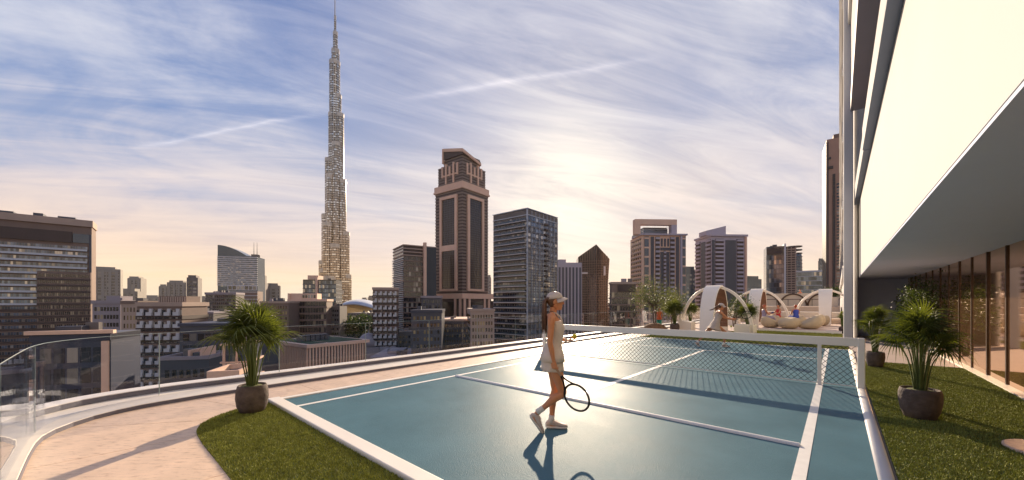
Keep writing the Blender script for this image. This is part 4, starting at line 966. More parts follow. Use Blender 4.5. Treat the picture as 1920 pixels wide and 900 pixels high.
# ================================================================== PLANTS AND FURNITURE OF THE TERRACE
POT = mat('rough_stone_pot', (.105, .075, .062), .85, var=.45, scale=7, bump=.5, bscale=28)
SOIL = mat('mossy_soil', (.10, .11, .03), .95, var=.4, scale=30, bump=.6, bscale=60)
def leaf_mat(name, a, b, tr=.35):
    m = mat(name, a, .5, var=.2, scale=5, island=.3, col2=b, spec=.35)
    t = m.node_tree; p = t.nodes['Principled BSDF']; o = t.nodes['Material Output']
    ts = t.nodes.new('ShaderNodeBsdfTranslucent'); src = p.inputs['Base Color'].links[0].from_socket
    g = t.nodes.new('ShaderNodeMix'); g.data_type = 'RGBA'; g.blend_type = 'MULTIPLY'; g.inputs[0].default_value = 1; g.inputs[7].default_value = (1.55, 1.5, .55, 1)
    t.links.new(src, g.inputs[6]); t.links.new(g.outputs[2], ts.inputs[0])
    mx = t.nodes.new('ShaderNodeMixShader'); mx.inputs[0].default_value = tr; t.links.new(p.outputs[0], mx.inputs[1]); t.links.new(ts.outputs[0], mx.inputs[2]); t.links.new(mx.outputs[0], o.inputs[0])
    return m
PALML = leaf_mat('palm_leaf', (.125, .145, .034), (.045, .068, .018), .38)
STEM = leaf_mat('palm_stem', (.13, .16, .035), (.07, .10, .02), .1)
OLIVE = leaf_mat('olive_leaf', (.17, .19, .10), (.08, .10, .045), .3)
BUSH = leaf_mat('bush_leaf', (.07, .10, .03), (.03, .05, .015), .25)
BARK = mat('bark', (.13, .095, .07), .9, var=.3, scale=12, bump=.5)

def fan_mesh(seed, rad=.36, nl=30, droop=.10):
    r = random.Random(seed); mb = MB()
    for i in range(nl):
        a = R(-140 + 280 * i / (nl - 1) + r.uniform(-2, 2)); L = rad * (1 - .28 * abs(a) / R(140)) * r.uniform(.9, 1.06)
        d = Vector((math.cos(a), math.sin(a), 0)); s = Vector((-d.y, d.x, 0)); n0 = len(mb.v); k = 6; dr = droop * r.uniform(.5, 1.6)
        for q in range(k + 1):
            t = q / k; w = .0105 * (.45 + 1.1 * t if t < .5 else (1 - t) * 2.0 * 1.0 + .01) * (rad / .36)
            c = d * (.02 + L * t); c.z = .05 * t * (1 - t) - dr * max(0, t - .45) ** 1.6 * 2.2 + .05 * math.cos(a) * t
            mb.v += [tuple(c - s * w + Vector((0, 0, w * .55))), tuple(c), tuple(c + s * w + Vector((0, 0, w * .55)))]
        for q in range(k):
            e = n0 + 3 * q; mb.f += [(e, e + 1, e + 4, e + 3), (e + 1, e + 2, e + 5, e + 4)]
    return mb.mesh('frond', PALML, True)
FANS = [fan_mesh(i, .36, 30, (.10, .22, .06, .3)[i]) for i in range(4)]
def pot_profile(w, h, kind):
    if kind == 'round': p = [(0, 0), (.60, 0), (.74, .04), (.92, .25), (1.0, .55), (.97, .8), (.88, .97), (.84, 1.0), (.78, .99), (.76, .92), (0, .90)]
    else: p = [(0, 0), (.62, 0), (.72, .03), (.90, .28), (1.0, .62), (.99, .85), (.93, .98), (.89, 1.0), (.83, .985), (.81, .92), (0, .90)]
    return [(r * w / 2, z * h) for r, z in p]
def palm(label, loc, seed, H=1.64, crown=.57, pot=(.46, .40, 'round'), n=24, fan=1.0, box=None, group='potted fan palms', low=.0):
    r = random.Random(seed); t = thing('potted_palm', label, 'potted palm', loc, r.uniform(0, 6), group)
    w, h, kind = pot
    if box: 
        bevel(MB().box(-w / 2, w / 2, -w / 2, w / 2, 0, h).build('planter_box', WHITE, t), .02); MB().box(-w * .42, w * .42, -w * .42, w * .42, h - .02, h + .012).build('soil', SOIL, t)
    else:
        MB().lathe(pot_profile(w, h, kind), 36).build('pot', POT, t, True); MB().lathe([(0, .86 * h), (.77 * w / 2, .88 * h), (.6 * w / 2, .955 * h), (.2 * w / 2, .985 * h), (0, .98 * h)], 20).build('soil', SOIL, t, True)
    z0 = h * .95; zc = z0 + (H - z0) * .52
    for i in range(n):
        f = (i + .5) / n; az = i * 2.39996 + r.uniform(-.3, .3); e = R(78 - 72 * f ** .9 + r.uniform(-12, 12)) + low   # inner fronds upright, outer ones level
        rad = crown * .50 * (.15 + .85 * f) * r.uniform(.8, 1.1)
        tip = Vector((math.cos(az) * rad, math.sin(az) * rad, z0 + (H - z0) * (.72 - .24 * f ** 1.2) * r.uniform(.88, 1.06)))
        base = Vector((math.cos(az) * .05 * (w / .46) * (.3 + f), math.sin(az) * .05 * (w / .46) * (.3 + f), z0))
        mid = base.lerp(tip, .55) + Vector((0, 0, .05)) - Vector((math.cos(az), math.sin(az), 0)) * rad * .15
        pts = catmull([base, mid, tip], 4)
        MB().tube(pts, [.011 - .006 * q / (len(pts) - 1) for q in range(len(pts))], 5).build('stem', STEM, t)
        ro = Matrix.Rotation(az, 4, 'Z') @ Matrix.Rotation(-e, 4, 'Y') @ Matrix.Rotation(R(r.uniform(-35, 35)), 4, 'X')
        o = inst('frond', FANS[i % 4], t); s = fan * r.uniform(.66, .95) * crown / .57
        o.matrix_local = Matrix.Translation(tip) @ ro @ Matrix.Scale(s, 4)
    return t
palm('fan palm in a rounded stone pot on the near turf corner', gnd(473, 772), 3, 1.76, .66, (.41, .40, 'round'), 26)
palm('large dark fan palm in a wide stone bowl on the side turf', gnd(1725, 784), 11, 1.74, .55, (.43, .41, 'bowl'), 26)
palm('fan palm in a brown stone pot behind the right net post', gnd(1641, 688), 5, 1.70, .48, (.36, .38, 'bowl'), 22)
palm('fan palm in a white box planter in front of the largest pod', at(1402, 19.2), 8, 1.72, .72, (.62, .45, 'box'), 26, box=True)
palm('fan palm in a dark round pot between olive tree and largest pod', at(1265, 20.4), 21, 1.9, .75, (.50, .42, 'round'), 26)
palm('fan palm seen through the left opening of the largest pod', at(1294, 23.5), 31, 1.75, .75, (.50, .42, 'round'), 24)
palm('small palm low beside the white tower pier', at(1579.5, 19.2), 41, 1.35, .34, (.30, .35, 'round'), 14, .7)

def leaf_tree(name, label, cat, loc, H, trunk_h, crown_c, crown_r, nleaf, size, lm, seed, clumps=14, tr=.05, group=None, nstem=3):
    r = np.random.default_rng(seed); t = thing(name, label, cat, loc, 0, group)
    cz = Vector(crown_c); mb = MB(); cl = []
    for i in range(clumps):
        v = r.normal(size=3); v /= np.linalg.norm(v); v *= r.uniform(.35, 1.0) ** .6
        cl.append(Vector((cz.x + v[0] * crown_r[0], cz.y + v[1] * crown_r[1], cz.z + v[2] * crown_r[2])))
    for i in range(nstem):
        a = i * 2.1 + .5; top = Vector((cz.x * .5 + .12 * math.cos(a) * crown_r[0], .12 * math.sin(a) * crown_r[1], trunk_h))
        mb.tube(catmull([(.03 * math.cos(a), .03 * math.sin(a), -.05), (.08 * math.cos(a + 1), .08 * math.sin(a + 1), trunk_h * .5), top], 4), [tr * (1 - .06 * q) for q in range(9)], 6)
        for c in cl[i::nstem]: mb.tube([top, top.lerp(c, .5) + Vector((0, 0, .05)), c], [tr * .5, tr * .3, tr * .08], 5)
    mb.build('trunk', BARK, t, True)
    per = nleaf // clumps; V = []
    for c in cl:
        p = r.normal(size=(per, 3)) * np.array(crown_r) * .30 + np.array(c)
        d = r.normal(size=(per, 3)); d /= np.linalg.norm(d, axis=1)[:, None]; u = np.cross(d, r.normal(size=(per, 3))); u /= np.linalg.norm(u, axis=1)[:, None]
        s = size * r.uniform(.6, 1.3, (per, 1))
        V.append(np.stack([p - d * s, p + u * s * .38, p + d * s, p - u * s * .38], 1))
    V = np.concatenate(V).reshape(-1, 3)
    link(bpy.data.objects.new('crown', npmesh('crown', V, np.arange(len(V)).reshape(-1, 4), lm)), t)
    return t
pt = at(1228, 20.8)
leaf_tree('olive_tree', 'airy grey green olive tree growing from a soil mound behind the court', 'tree', pt, 3.1, 1.35, (-.1, 0, 2.05), (1.0, .8, .85), 4200, .045, OLIVE, 4, 22)
mo = MB().lathe([(0, -.01), (.72, -.01), (.66, .16), (.45, .34), (.2, .43), (0, .45)], 22, (*pt.xy, 0)).build('soil_mound', mat('red_soil', (.22, .12, .06), .95, var=.4, scale=9, bump=.8, bscale=20), None, True)
tag(mo, 'rounded mound of reddish soil around the olive tree foot', 'soil mound')
leaf_tree('olive_shrub', 'leafy olive shrub right of the taller olive tree', 'shrub', at(1262, 22.4), 2.3, .9, (0, 0, 1.65), (.75, .6, .62), 2600, .045, OLIVE, 9, 14)
leaf_tree('leafy_shrub', 'dense green shrub behind the boxed palm beside the pod', 'shrub', at(1377, 24), 2.2, .5, (0, 0, 1.15), (1.0, .7, .8), 3000, .05, BUSH, 12, 16)
leaf_tree('leafy_shrub', 'leafy climber shrub against the far bronze glazing', 'shrub', (2.0, 17.2, 0), 2.3, .6, (0, 0, 1.5), (.42, .9, .7), 3000, .04, BUSH, 13, 18)
# climber by the end of the glass wall
leaf_tree('tall_shrub', 'slim bush in the far corner by the end wall', 'shrub', (2.05, 20.5, 0), 2.2, .5, (0, 0, 1.4), (.3, .8, .8), 2000, .045, BUSH, 17, 12)

# ------------------------------------------------------------------ pods
WOOD = mat('dark_timber', (.17, .085, .055), .55, var=.3, scale=3, stretch=(1, 8, 8), bump=.15, bscale=30)
def pod(label, loc, rx=1.8, rz=2.5, bw=.36):
    t = thing('garden_pod', label, 'pod', loc, 0, 'white arched garden pods'); n = 40
    def arch(fr, th, hw, axis, name, a0=0, a1=180, m=WHITE, par=t):
        rs = []
        for i in range(n + 1):
            a = R(a0 + (a1 - a0) * i / n); ring = []
            for q, s in ((fr, -1), (fr, 1), (fr - th, 1), (fr - th, -1)):
                w_ = hw(math.sin(a)); x = math.cos(a) * rx * q; z = math.sin(a) * (rz - rx * (1 - q))
                ring.append((x, s * w_, z) if axis == 'x' else (s * w_, x, z))
            rs.append(ring)
        return MB().rings(rs).build(name, m, par)
    bevel(arch(1.0, .075, lambda s: .13, 'x', 'hoop'), .02)
    arch(1.012, .045, lambda s: bw * (1.0 - .22 * (1 - s)), 'y', 'broad_arch')
    # timber lining inside the rear half of the broad arch, plank by plank
    for i in range(13):
        a0, a1 = R(92 + i * 6.4 * 1.0), R(92 + i * 6.4 + 6.0); rs = []
        for a in (a0, a1):
            w_ = bw * .96 * (1 - .22 * (1 - math.sin(a)))
            for_q = [(s * w_ * 1.0, -math.cos(a) * rx * q, math.sin(a) * (rz - rx * (1 - q))) for q, s in ((.966, -1), (.966, 1), (.945, 1), (.945, -1))]
            rs.append(for_q)
        MB().rings(rs).build('plank', WOOD, t)
    # bench block at the left foot, with its scooped corner
    pts = [(-rx * 1.0, 0), (-rx * .60, 0), (-rx * .60, .50), (-rx * .80, .52), (-rx * .87, .58), (-rx * .905, .72), (-rx * .91, .95), (-rx * .955, .80)]
    mb = MB(); k = len(pts); mb.v = [(x, -.42, z) for x, z in pts] + [(x, .42, z) for x, z in pts]
    mb.f = [tuple(range(k)), tuple(range(2 * k - 1, k - 1, -1))] + [((i + 1) % k, i, k + i, k + (i + 1) % k) for i in range(k)]
    mb.build('bench', WHITE, t)
    mb = MB().box(rx * .55, rx * .93, -.42, .42, 0, .46); mb.build('bench', WHITE, t)
    return t
pod('largest white arched pod with timber lining behind the far baseline', at(1340, 20))
pod('white arched pod half hidden behind the boxed palm', at(1421, 25))
pod('white arched pod beside the white tower pier', at(1548, 25.2))

# lounge deck with boulder seats
DECK = mat('deck_paving', (.52, .40, .34), .6, var=.06, scale=1.5)
bevel(MB().box(-3.35, .17, 24.8, 33.5, .0, .12).build('lounge_deck', DECK, kind='structure'), .01)
MB().box(-3.37, .172, 24.74, 24.797, .0, .125).build('deck_edge', WHITE, kind='structure')
MB().prism([(-4.3, 18.62), (.179, 18.62), (.179, 24.73), (-4.3, 24.73)], .0, .008).build('lounge_turf', TURFB, kind='structure')
blades('grass', [(-4.3, 18.62), (.175, 18.62), (.175, 24.7), (-4.3, 24.7)], 900, .05, .016, 'green turf in front of the lounge deck')
BAG = mat('beige_upholstery', (.52, .41, .27), .85, var=.06, scale=3, bump=.15, bscale=9)
def bag(label, u, Y, w, rz, tilt=.35):
    p = at(u, Y, .12); t = MB(); rs = []; n = 28
    for i in range(15):
        f = i / 14; a = -math.pi / 2 + math.pi * f; rr = max(0.01, math.cos(a)) ** .62; ring = []
        zz = (math.sin(a) + 1) / 2
        for q in range(n):
            th = 2 * math.pi * q / n; x = rr * math.cos(th); y = rr * math.sin(th)
            z = zz * .56 * (1 + tilt * x * 1.1) if zz > .1 else zz * .56
            dent = .07 * math.exp(-((x + .25) ** 2 + y * y) / .18) * (zz > .6)
            ring.append((x * w / 2, y * w / 2 * .9, (z - dent) * w))
        rs.append(ring)
    o = t.rings(rs).build('beanbag_seat', BAG, None, True); o.location = p; o.rotation_euler = (0, 0, rz); tag(o, label, 'beanbag', 'beige beanbag seats on the lounge deck')
    return o
bag('leftmost beige beanbag at the front of the lounge deck', 1445, 21.8, 1.0, R(200))
bag('middle front beige beanbag, the roundest of the cluster', 1479, 20.9, 1.12, R(60), .1)
bag('right front beige beanbag with its back to the pier', 1519, 20.6, 1.1, R(20), .5)
bag('beige beanbag under the person in red', 1461, 23.2, 1.15, R(150))
bag('beige beanbag under the person in blue', 1493, 23.0, 1.15, R(90), .2)
bag('rear right beige beanbag seen between two others', 1526, 22.4, 1.1, R(10), .45)
bag('rearmost right beige beanbag nearest the pod by the pier', 1537, 23.4, 1.0, R(0), .4)

# ------------------------------------------------------------------ far end of the terrace
TANW = mat('tan_wall', (.55, .42, .32), .7, var=.06, scale=.6); CREAM = mat('cream_wall', (.66, .56, .45), .7, var=.05, scale=.6)
for i, (y0, z1) in enumerate(((35.0, .42), (37.2, .84), (39.6, 1.26))):
    o = MB().box(-6.6, .17, y0, 45.9 if i == 2 else (37.19, 39.59)[i], .004, z1).build('garden_step', TANW if i % 2 == 0 else CREAM); tag(o, ('lowest', 'middle', 'highest')[i] + ' broad tan garden step behind the lounge', 'step', 'broad tan garden steps'); bevel(o, .02)
gw = thing('arched_screen_wall', 'cream screen wall with arch ribs at the far end of the terrace', 'wall', (0, 46, 0))
MB().box(-6.6, .17, 0, .3, .004, 2.5).build('wall_panel', CREAM, gw)
for c in (-5.5, -3.3, -1.1):
    MB().tube([(c + 1.05 * math.cos(R(a)), -.06, 1.28 + 1.15 * math.sin(R(a))) for a in range(0, 181, 12)], .07, 6).build('arch_rib', MULL, gw)
MB().box(-6.6, .17, 46.31, 60, .004, 1.18).build('upper_terrace', CREAM, kind='structure')
MB().tube([(-6.6, -.8, 1.9), (.17, -.8, 1.9)], .03, 6).build('rail', MULL, gw)
for k in range(8): MB().tube([(-6.4 + k * .92, -.8, 1.262), (-6.4 + k * .92, -.8, 1.9)], .02, 6).build('rail_post', MULL, gw)
pb = leaf_tree('planter_shrub', 'leafy shrub in a cream box planter near the tower pier', 'shrub', (-.35, 41, 1.26), 1.2, .9, (0, 0, 1.15), (.5, .5, .5), 1800, .06, BUSH, 33, 10)
bevel(MB().box(-.42, .42, -.42, .42, 0, .8).build('planter_box', CREAM, pb), .02)
# ================================================================== PEOPLE
def skin_mat(name, col):
    m = mat(name, col, .45, var=.08, scale=14, bump=.04, bscale=90, spec=.4)
    b = m.node_tree.nodes['Principled BSDF']; b.inputs['Subsurface Weight'].default_value = .12; b.inputs['Subsurface Radius'].default_value = (.02, .008, .004); b.inputs['Subsurface Scale'].default_value = 1.0
    return m
SKINT = skin_mat('tanned_skin', (.60, .25, .115)); SKIN2 = skin_mat('warm_skin', (.52, .24, .14))
HAIR = mat('brown_hair', (.11, .048, .022), .45, var=.4, scale=25, stretch=(9, 9, 1))
HAIRD = mat('dark_hair', (.035, .02, .014), .45, var=.3, scale=25); HAIRR = mat('red_hair', (.40, .085, .035), .5, var=.2, scale=20)
DRESS = mat('cream_sports_fabric', (.70, .575, .475), .8, var=.07, scale=10, bump=.6, bscale=16)
CAPM = mat('pale_cap_fabric', (.58, .50, .45), .8, var=.04, scale=20)
SHOE = mat('pale_trainer', (.56, .46, .40), .6, var=.1, scale=18); SOLE = mat('white_sole', (.72, .66, .60), .6); SOCK = mat('white_sock', (.72, .68, .64), .9, bump=.3, bscale=90)
BLACK = mat('black_gloss', (.012, .012, .013), .3); EYEW = mat('eye', (.03, .02, .015), .15)
def V3(p): return Vector(p)
def blob(mb, c, r, n=10, mtx=None):
    rs = []
    for i in range(n + 1):
        a = -math.pi / 2 + math.pi * i / n; rr = max(.02, math.cos(a))
        rs.append([tuple((mtx or Matrix()) @ V3((c[0] + r[0] * rr * math.cos(t), c[1] + r[1] * rr * math.sin(t), c[2] + r[2] * math.sin(a)))) for t in (2 * math.pi * q / 12 for q in range(12))])
    mb.rings(rs)
def limb(mb, pts, rad, n=12):
    """smooth tapered limb through joints with rounded ends"""
    P = catmull(pts, 6); k = len(P); rr = []
    for i in range(k):
        t = i / (k - 1) * (len(rad) - 1); j = min(len(rad) - 2, int(t)); f = t - j; f = f * f * (3 - 2 * f); rr.append(rad[j] * (1 - f) + rad[j + 1] * f)
    mb.tube(P, rr, n); blob(mb, P[0], (rr[0],) * 3, 6); blob(mb, P[-1], (rr[-1],) * 3, 6)
def hand(mb, wrist, d, pn, side, curl=.5, s=1.0, spreadk=1.0):
    d = V3(d).normalized(); pn = V3(pn); pn = (pn - d * pn.dot(d)).normalized(); w = d.cross(pn) * side; wrist = V3(wrist)
    def flat(c0, c1, hw, ht):
        rs = []
        for c, a, b in ((c0, hw * .72, ht), (c0.lerp(c1, .5), hw, ht * 1.1), (c1, hw * .95, ht * .8)):
            rs.append([c + w * a * math.cos(t) + pn * b * math.sin(t) for t in (2 * math.pi * q / 10 for q in range(10))])
        mb.rings(rs)
    pe = wrist + d * .085 * s; flat(wrist, pe, .040 * s, .014 * s)
    for k, (off, L) in enumerate(((.030, .068), (.010, .078), (-.010, .072), (-.029, .056))):
        p = pe - d * .006 + w * off * s; pts = [p]; a = 0
        for q, f in enumerate((.45, .32, .25)):
            a += curl * (.75 if q == 0 else 1.0); p = p + (d * math.cos(a) + pn * math.sin(a) + w * off * .8 * spreadk) * L * f * s; pts.append(p)
        mb.tube(pts, [.0088 * s, .0085 * s, .0078 * s, .006 * s], 8); blob(mb, pts[-1], (.006 * s,) * 3, 5)
    p = wrist + d * .028 * s + w * .034 * s; q1 = p + (d * .6 + w * .62 + pn * .35).normalized() * .036 * s; q2 = q1 + (d * .75 + w * .1 + pn * .6 * (1 + curl)).normalized() * .032 * s
    mb.tube([p - w * .014 * s, q1, q2], [.012 * s, .0098 * s, .007 * s], 8); blob(mb, q2, (.007 * s,) * 3, 5)
TP = [(0, .10, .150, 0), (.10, .113, .168, -.006), (.2, .108, .165, -.006), (.33, .09, .138, 0), (.45, .078, .116, .004), (.58, .088, .127, .006), (.72, .104, .142, .014), (.84, .088, .148, .004), (.93, .066, .132, -.004), (1, .050, .070, -.006)]
def prof(t):
    for a, b in zip(TP, TP[1:]):
        if t <= b[0]:
            f = (t - a[0]) / (b[0] - a[0]); f = f * f * (3 - 2 * f); return [a[i] * (1 - f) + b[i] * f for i in (1, 2, 3)]
    return TP[-1][1:]
def ring_at(J, t, off=0.0, n=28, flare=0.0, pleat=0):
    S_ = J['spine']; sp = catmull([J['spine'][0] + (J['spine'][0] - J['spine'][1]) * .6] + list(S_), 8)
    k = len(S_) - 1; x = (t * k + 1) * 8; i = max(0, min(len(sp) - 2, int(x))); c = sp[i].lerp(sp[i + 1], x - i) if x >= 0 else sp[0] + (sp[1] - sp[0]) * x
    up = (sp[min(i + 2, len(sp) - 1)] - sp[max(0, i - 1)]).normalized(); side = V3(J['side_lo']).lerp(V3(J['side_hi']), max(0, min(1, t))); side = (side - up * side.dot(up)).normalized(); fw = side.cross(up)
    hd, hw, sh = prof(max(0, t)); hd = hd * J.get('build', 1) + off + flare; hw = hw * J.get('build', 1) + off + flare
    out = []
    for q in range(n):
        a = 2 * math.pi * q / n; k_ = 1 + (pleat * math.sin(a * 9) if pleat else 0)
        ca, sa = math.cos(a), math.sin(a); ex = .85
        ca = math.copysign(abs(ca) ** ex, ca); sa = math.copysign(abs(sa) ** ex, sa)
        out.append(c + fw * (sh + hd * ca * k_) + side * hw * sa * k_)
    return out
def remeshed(mb, name, m, parent, voxel, smooth=6):
    o = mb.build(name, m); o.data.shade_smooth()
    r = o.modifiers.new('r', 'REMESH'); r.mode = 'VOXEL'; r.voxel_size = voxel; r.use_smooth_shade = True
    s = o.modifiers.new('s', 'SMOOTH'); s.iterations = smooth; s.factor = .5
    dg = bpy.context.evaluated_depsgraph_get(); me = bpy.data.meshes.new_from_object(o.evaluated_get(dg)); old = o.data
    o.modifiers.clear(); o.data = me; bpy.data.meshes.remove(old); me.shade_smooth(); me.name = name
    me.materials.clear(); me.materials.append(m); o.parent = parent; return o
def head_mtx(J): return Matrix.Translation(J['head']) @ Matrix.Rotation(J.get('hyaw', 0), 4, 'Z') @ Matrix.Rotation(J.get('hpitch', 0), 4, 'Y')
def body(J, name, parent, skin, voxel):
    mb = MB(); mb.rings([ring_at(J, t) for t in (0, .06, .12, .2, .28, .36, .45, .52, .58, .65, .72, .78, .84, .89, .93, .97, 1)])
    H = head_mtx(J); nb = J['spine'][-1]; b = J.get('build', 1)
    limb(mb, [nb - (nb - J['spine'][-2]).normalized() * .03, nb.lerp(J['head'], .4), J['head'] + H.to_3x3() @ V3((-.012, 0, -.03))], [.056 * b, .047 * b, .05 * b])
    hp = [(-.108, .042, .022, .018), (-.100, .036, .045, .034), (-.082, .026, .064, .047), (-.055, .012, .080, .058), (-.02, .003, .092, .067), (.02, -.002, .097, .073), (.06, -.006, .093, .072), (.09, -.008, .074, .058), (.108, -.008, .042, .034), (.114, -.008, .01, .008)]
    mb.rings([[H @ V3((xc + hd * math.cos(a), hw * math.sin(a), z)) for a in (2 * math.pi * q / 20 for q in range(20))] for z, xc, hd, hw in hp])
    mb.tube([H @ V3(p) for p in ((.088, 0, .018), (.098, 0, -.005), (.108, 0, -.026), (.092, 0, -.034))], [.008, .010, .013, .009], 8)     # nose
    blob(mb, (.083, 0, -.058), (.013, .022, .006), 6, H); blob(mb, (.081, 0, -.069), (.013, .019, .007), 6, H)                                # lips
    blob(mb, (.070, 0, -.095), (.020, .022, .014), 6, H); blob(mb, (.078, 0, .026), (.018, .045, .008), 6, H)                                  # chin, brow
    for s in (-1, 1): blob(mb, (-.006, s * .073, -.01), (.018, .008, .030), 6, H)
    for s, k in ((1, 'L'), (-1, 'R')):
        sh, el, wr = J['sh' + k], J['el' + k], J['wr' + k]
        limb(mb, [nb.lerp(sh, .45), sh, sh.lerp(el, .5), el, el.lerp(wr, .35), wr], [.052 * b, .050 * b, .042 * b, .035 * b, .035 * b, .022 * b])
        hand(mb, wr, J['hd' + k], J['hn' + k], s, J.get('curl' + k, .5))
        hi, kn, an = J['hip' + k], J['kn' + k], J['an' + k]; c = an.lerp(kn, .68); back = ((kn - hi).cross(J['side_lo'])).normalized()
        bend = (hi.lerp(an, .5) - kn); bend = bend.normalized() * .012 if bend.length > .01 else V3((-.012, 0, 0))
        limb(mb, [hi, hi.lerp(kn, .35), hi.lerp(kn, .75), kn, c + bend, an.lerp(kn, .25), an], [.085 * b, .080 * b, .060 * b, .050 * b, .053 * b, .036 * b, .031 * b])
        he, to = J['heel' + k], J['toe' + k]; up = V3((0, 0, 1)); up = (an - he.lerp(to, .3)).normalized()
        limb(mb, [an, he.lerp(to, .25) + up * .03, he.lerp(to, .6) + up * .022, he.lerp(to, .93) + up * .012], [.030, .036, .032, .016])
    o = remeshed(mb, 'body', skin, parent, voxel)
    for s in (-1, 1):
        e = MB(); blob(e, (.083, s * .030, .004), (.010, .014, .007), 6, H); e.build('eye', EYEW, o, True)
    return o
def shoes(J, parent, shoe=SHOE, sole=SOLE, L=.272):
    for k, s in (('L', 1), ('R', -1)):
        he, to, an = J['heel' + k], J['toe' + k], J['an' + k]; x = (to - he).normalized(); up = (an - he.lerp(to, .28)); up = (up - x * up.dot(x)).normalized(); y = up.cross(x)
        M4 = Matrix(((x.x, y.x, up.x, he.x), (x.y, y.y, up.y, he.y), (x.z, y.z, up.z, he.z), (0, 0, 0, 1)))
        st = [(-.010, .022, .050), (.015, .034, .085), (.05, .037, .098), (.085, .038, .095), (.12, .040, .075), (.16, .044, .060), (.20, .046, .050), (.235, .041, .042), (.258, .028, .032), (L - .004, .010, .022)]
        def sec(x_, w, z0, z1, n=14): return [M4 @ V3((x_, w * math.copysign(abs(math.cos(a)) ** .7, math.cos(a)), (z0 + z1) / 2 + (z1 - z0) / 2 * math.copysign(abs(math.sin(a)) ** .8, math.sin(a)))) for a in (2 * math.pi * q / n for q in range(n))]
        t = MB().rings([sec(a, w, .010, h) for a, w, h in st]).build('shoe', shoe, parent, True)
        MB().rings([sec(a, w * 1.10 + .002, -.016 + (.016 if i in (0, 9) else .0), .020) for i, (a, w, h) in enumerate(st)]).build('sole', sole, t, True)
        for q in range(4): c = .10 + .022 * q; h_ = .088 - .011 * q; MB().tube([M4 @ V3((c, -.018, h_)), M4 @ V3((c + .006, 0, h_ + .008)), M4 @ V3((c, .018, h_))], .0028, 5).build('lace', SOLE, t)
        kn = J['kn' + k]; d = (kn - an).normalized(); MB().tube([an - d * .03, an + d * .02, an + d * .065], [.040, .037, .038], 14).build('sock', SOCK, parent, True)
def cap(J, parent, m=CAPM):
    H = head_mtx(J) @ Matrix.Rotation(R(-6), 4, 'Y'); rs = []
    for i in range(9):
        a = math.pi / 2 * i / 8; rr = max(.03, math.cos(a) ** .8)
        rs.append([H @ V3((-.004 + .104 * rr * math.cos(t), .084 * rr * math.sin(t), .030 + .088 * math.sin(a))) for t in (2 * math.pi * q / 28 for q in range(28))])
    c = MB().rings(rs).build('cap', m, parent, True); rs = []
    for q in range(17):
        t = -1.25 + 2.5 * q / 16; x0, y0 = .098 * math.cos(t), .084 * math.sin(t); k = math.cos(t / 1.25 * math.pi / 2) ** .6
        x1, y1 = x0 + .068 * k, y0 * (1 + .12 * k); z0 = .036 - .02 * math.sin(t) ** 2; z1 = z0 - .016 - .028 * math.sin(t) ** 2
        rs.append([H @ V3(p) for p in ((x0 - .01, y0, z0), (x0 - .01, y0, z0 + .007), (x1, y1, z1 + .006), (x1, y1, z1))])
    MB().rings(rs).build('brim', m, c, True); e = MB(); blob(e, (-.006, 0, .125), (.008, .008, .005), 5, H); e.build('button', m, c, True)
def hair(J, parent, m, tail=None, full=False):
    H = head_mtx(J); mb = MB(); rs = []
    for z, hd, hw in ((-.07, .040, .050), (-.04, .066, .066), (0, .084, .076), (.04, .090, .078), (.08, .076, .066), (.112, .040, .036), (.122, .01, .01)):
        rs.append([H @ V3(((-.022 if z < .05 else -.010) + (hd if not (full and z > .03) else hd * 1.12) * math.cos(a) * (1.05 if math.cos(a) < 0 else (.35 if z < .03 else 1.0)), hw * math.sin(a), z)) for a in (2 * math.pi * q / 20 for q in range(20))])
    h = mb.rings(rs).build('hair', m, parent, True)
    if tail:
        r = random.Random(5); mb = MB()
        for i in range(16):
            j = V3((r.gauss(0, .008), r.gauss(0, .014), 0)); mb.tube(catmull([p + j * (.5 + q * .55) for q, p in enumerate(tail)], 6), [.013 * (1 - .9 * (q / (6 * (len(tail) - 1))) ** 2.5) for q in range(6 * (len(tail) - 1) + 1)], 6)
        mb.build('ponytail', m, h, True)
def racket(label, p0, d, n_, s=1.0):
    """p0 butt of the grip, d towards the tip, n_ normal of the string bed"""
    d = V3(d).normalized(); n_ = V3(n_); n_ = (n_ - d * n_.dot(d)).normalized(); w = d.cross(n_)
    M4 = Matrix(((d.x, w.x, n_.x, p0[0]), (d.y, w.y, n_.y, p0[1]), (d.z, w.z, n_.z, p0[2]), (0, 0, 0, 1)))
    t = thing('tennis_racket', label, 'racket', (0, 0, 0)); t.matrix_world = M4; GR = mat('racket_frame', (.015, .013, .012), .6, spec=.2); GP = mat('racket_grip', (.42, .26, .17), .8, bump=.3, bscale=80)
    MB().tube([(0, 0, 0), (.01, 0, 0), (.19, 0, 0), (.20, 0, 0)], [.017, .0165, .0145, .012], 8).build('grip', GP, t, True)
    a, b_, cx = .172, .128, .508; el = [(cx + a * math.cos(q), b_ * math.sin(q), 0) for q in (2 * math.pi * i / 40 for i in range(41))]
    MB().tube(el, .0125, 8, up=(0, 0, 1)).build('hoop', GR, t, True)
    for s_ in (-1, 1): MB().tube(catmull([(.195, s_ * .006, 0), (.27, s_ * .022, 0), (.345, s_ * .060, 0), (.40, s_ * .099, 0)], 4), .010, 8).build('throat', GR, t, True)
    mb = MB()
    for i in range(-7, 8):
        y = i * .0165; h = a * math.sqrt(max(0, 1 - (y / b_) ** 2)); mb.tube([(cx - h, y, 0), (cx + h, y, 0)], .0009, 3)
    for i in range(-9, 10):
        x = i * .0175; h = b_ * math.sqrt(max(0, 1 - (x / a) ** 2)); mb.tube([(cx + x, -h, .001), (cx + x, h, .001)], .0009, 3)
    mb.build('strings', mat('strings', (.75, .7, .6), .5), t, kind='stuff'); return t
FELT = mat('yellow_felt', (.62, .58, .06), .95, var=.1, scale=40, bump=.5, bscale=160)
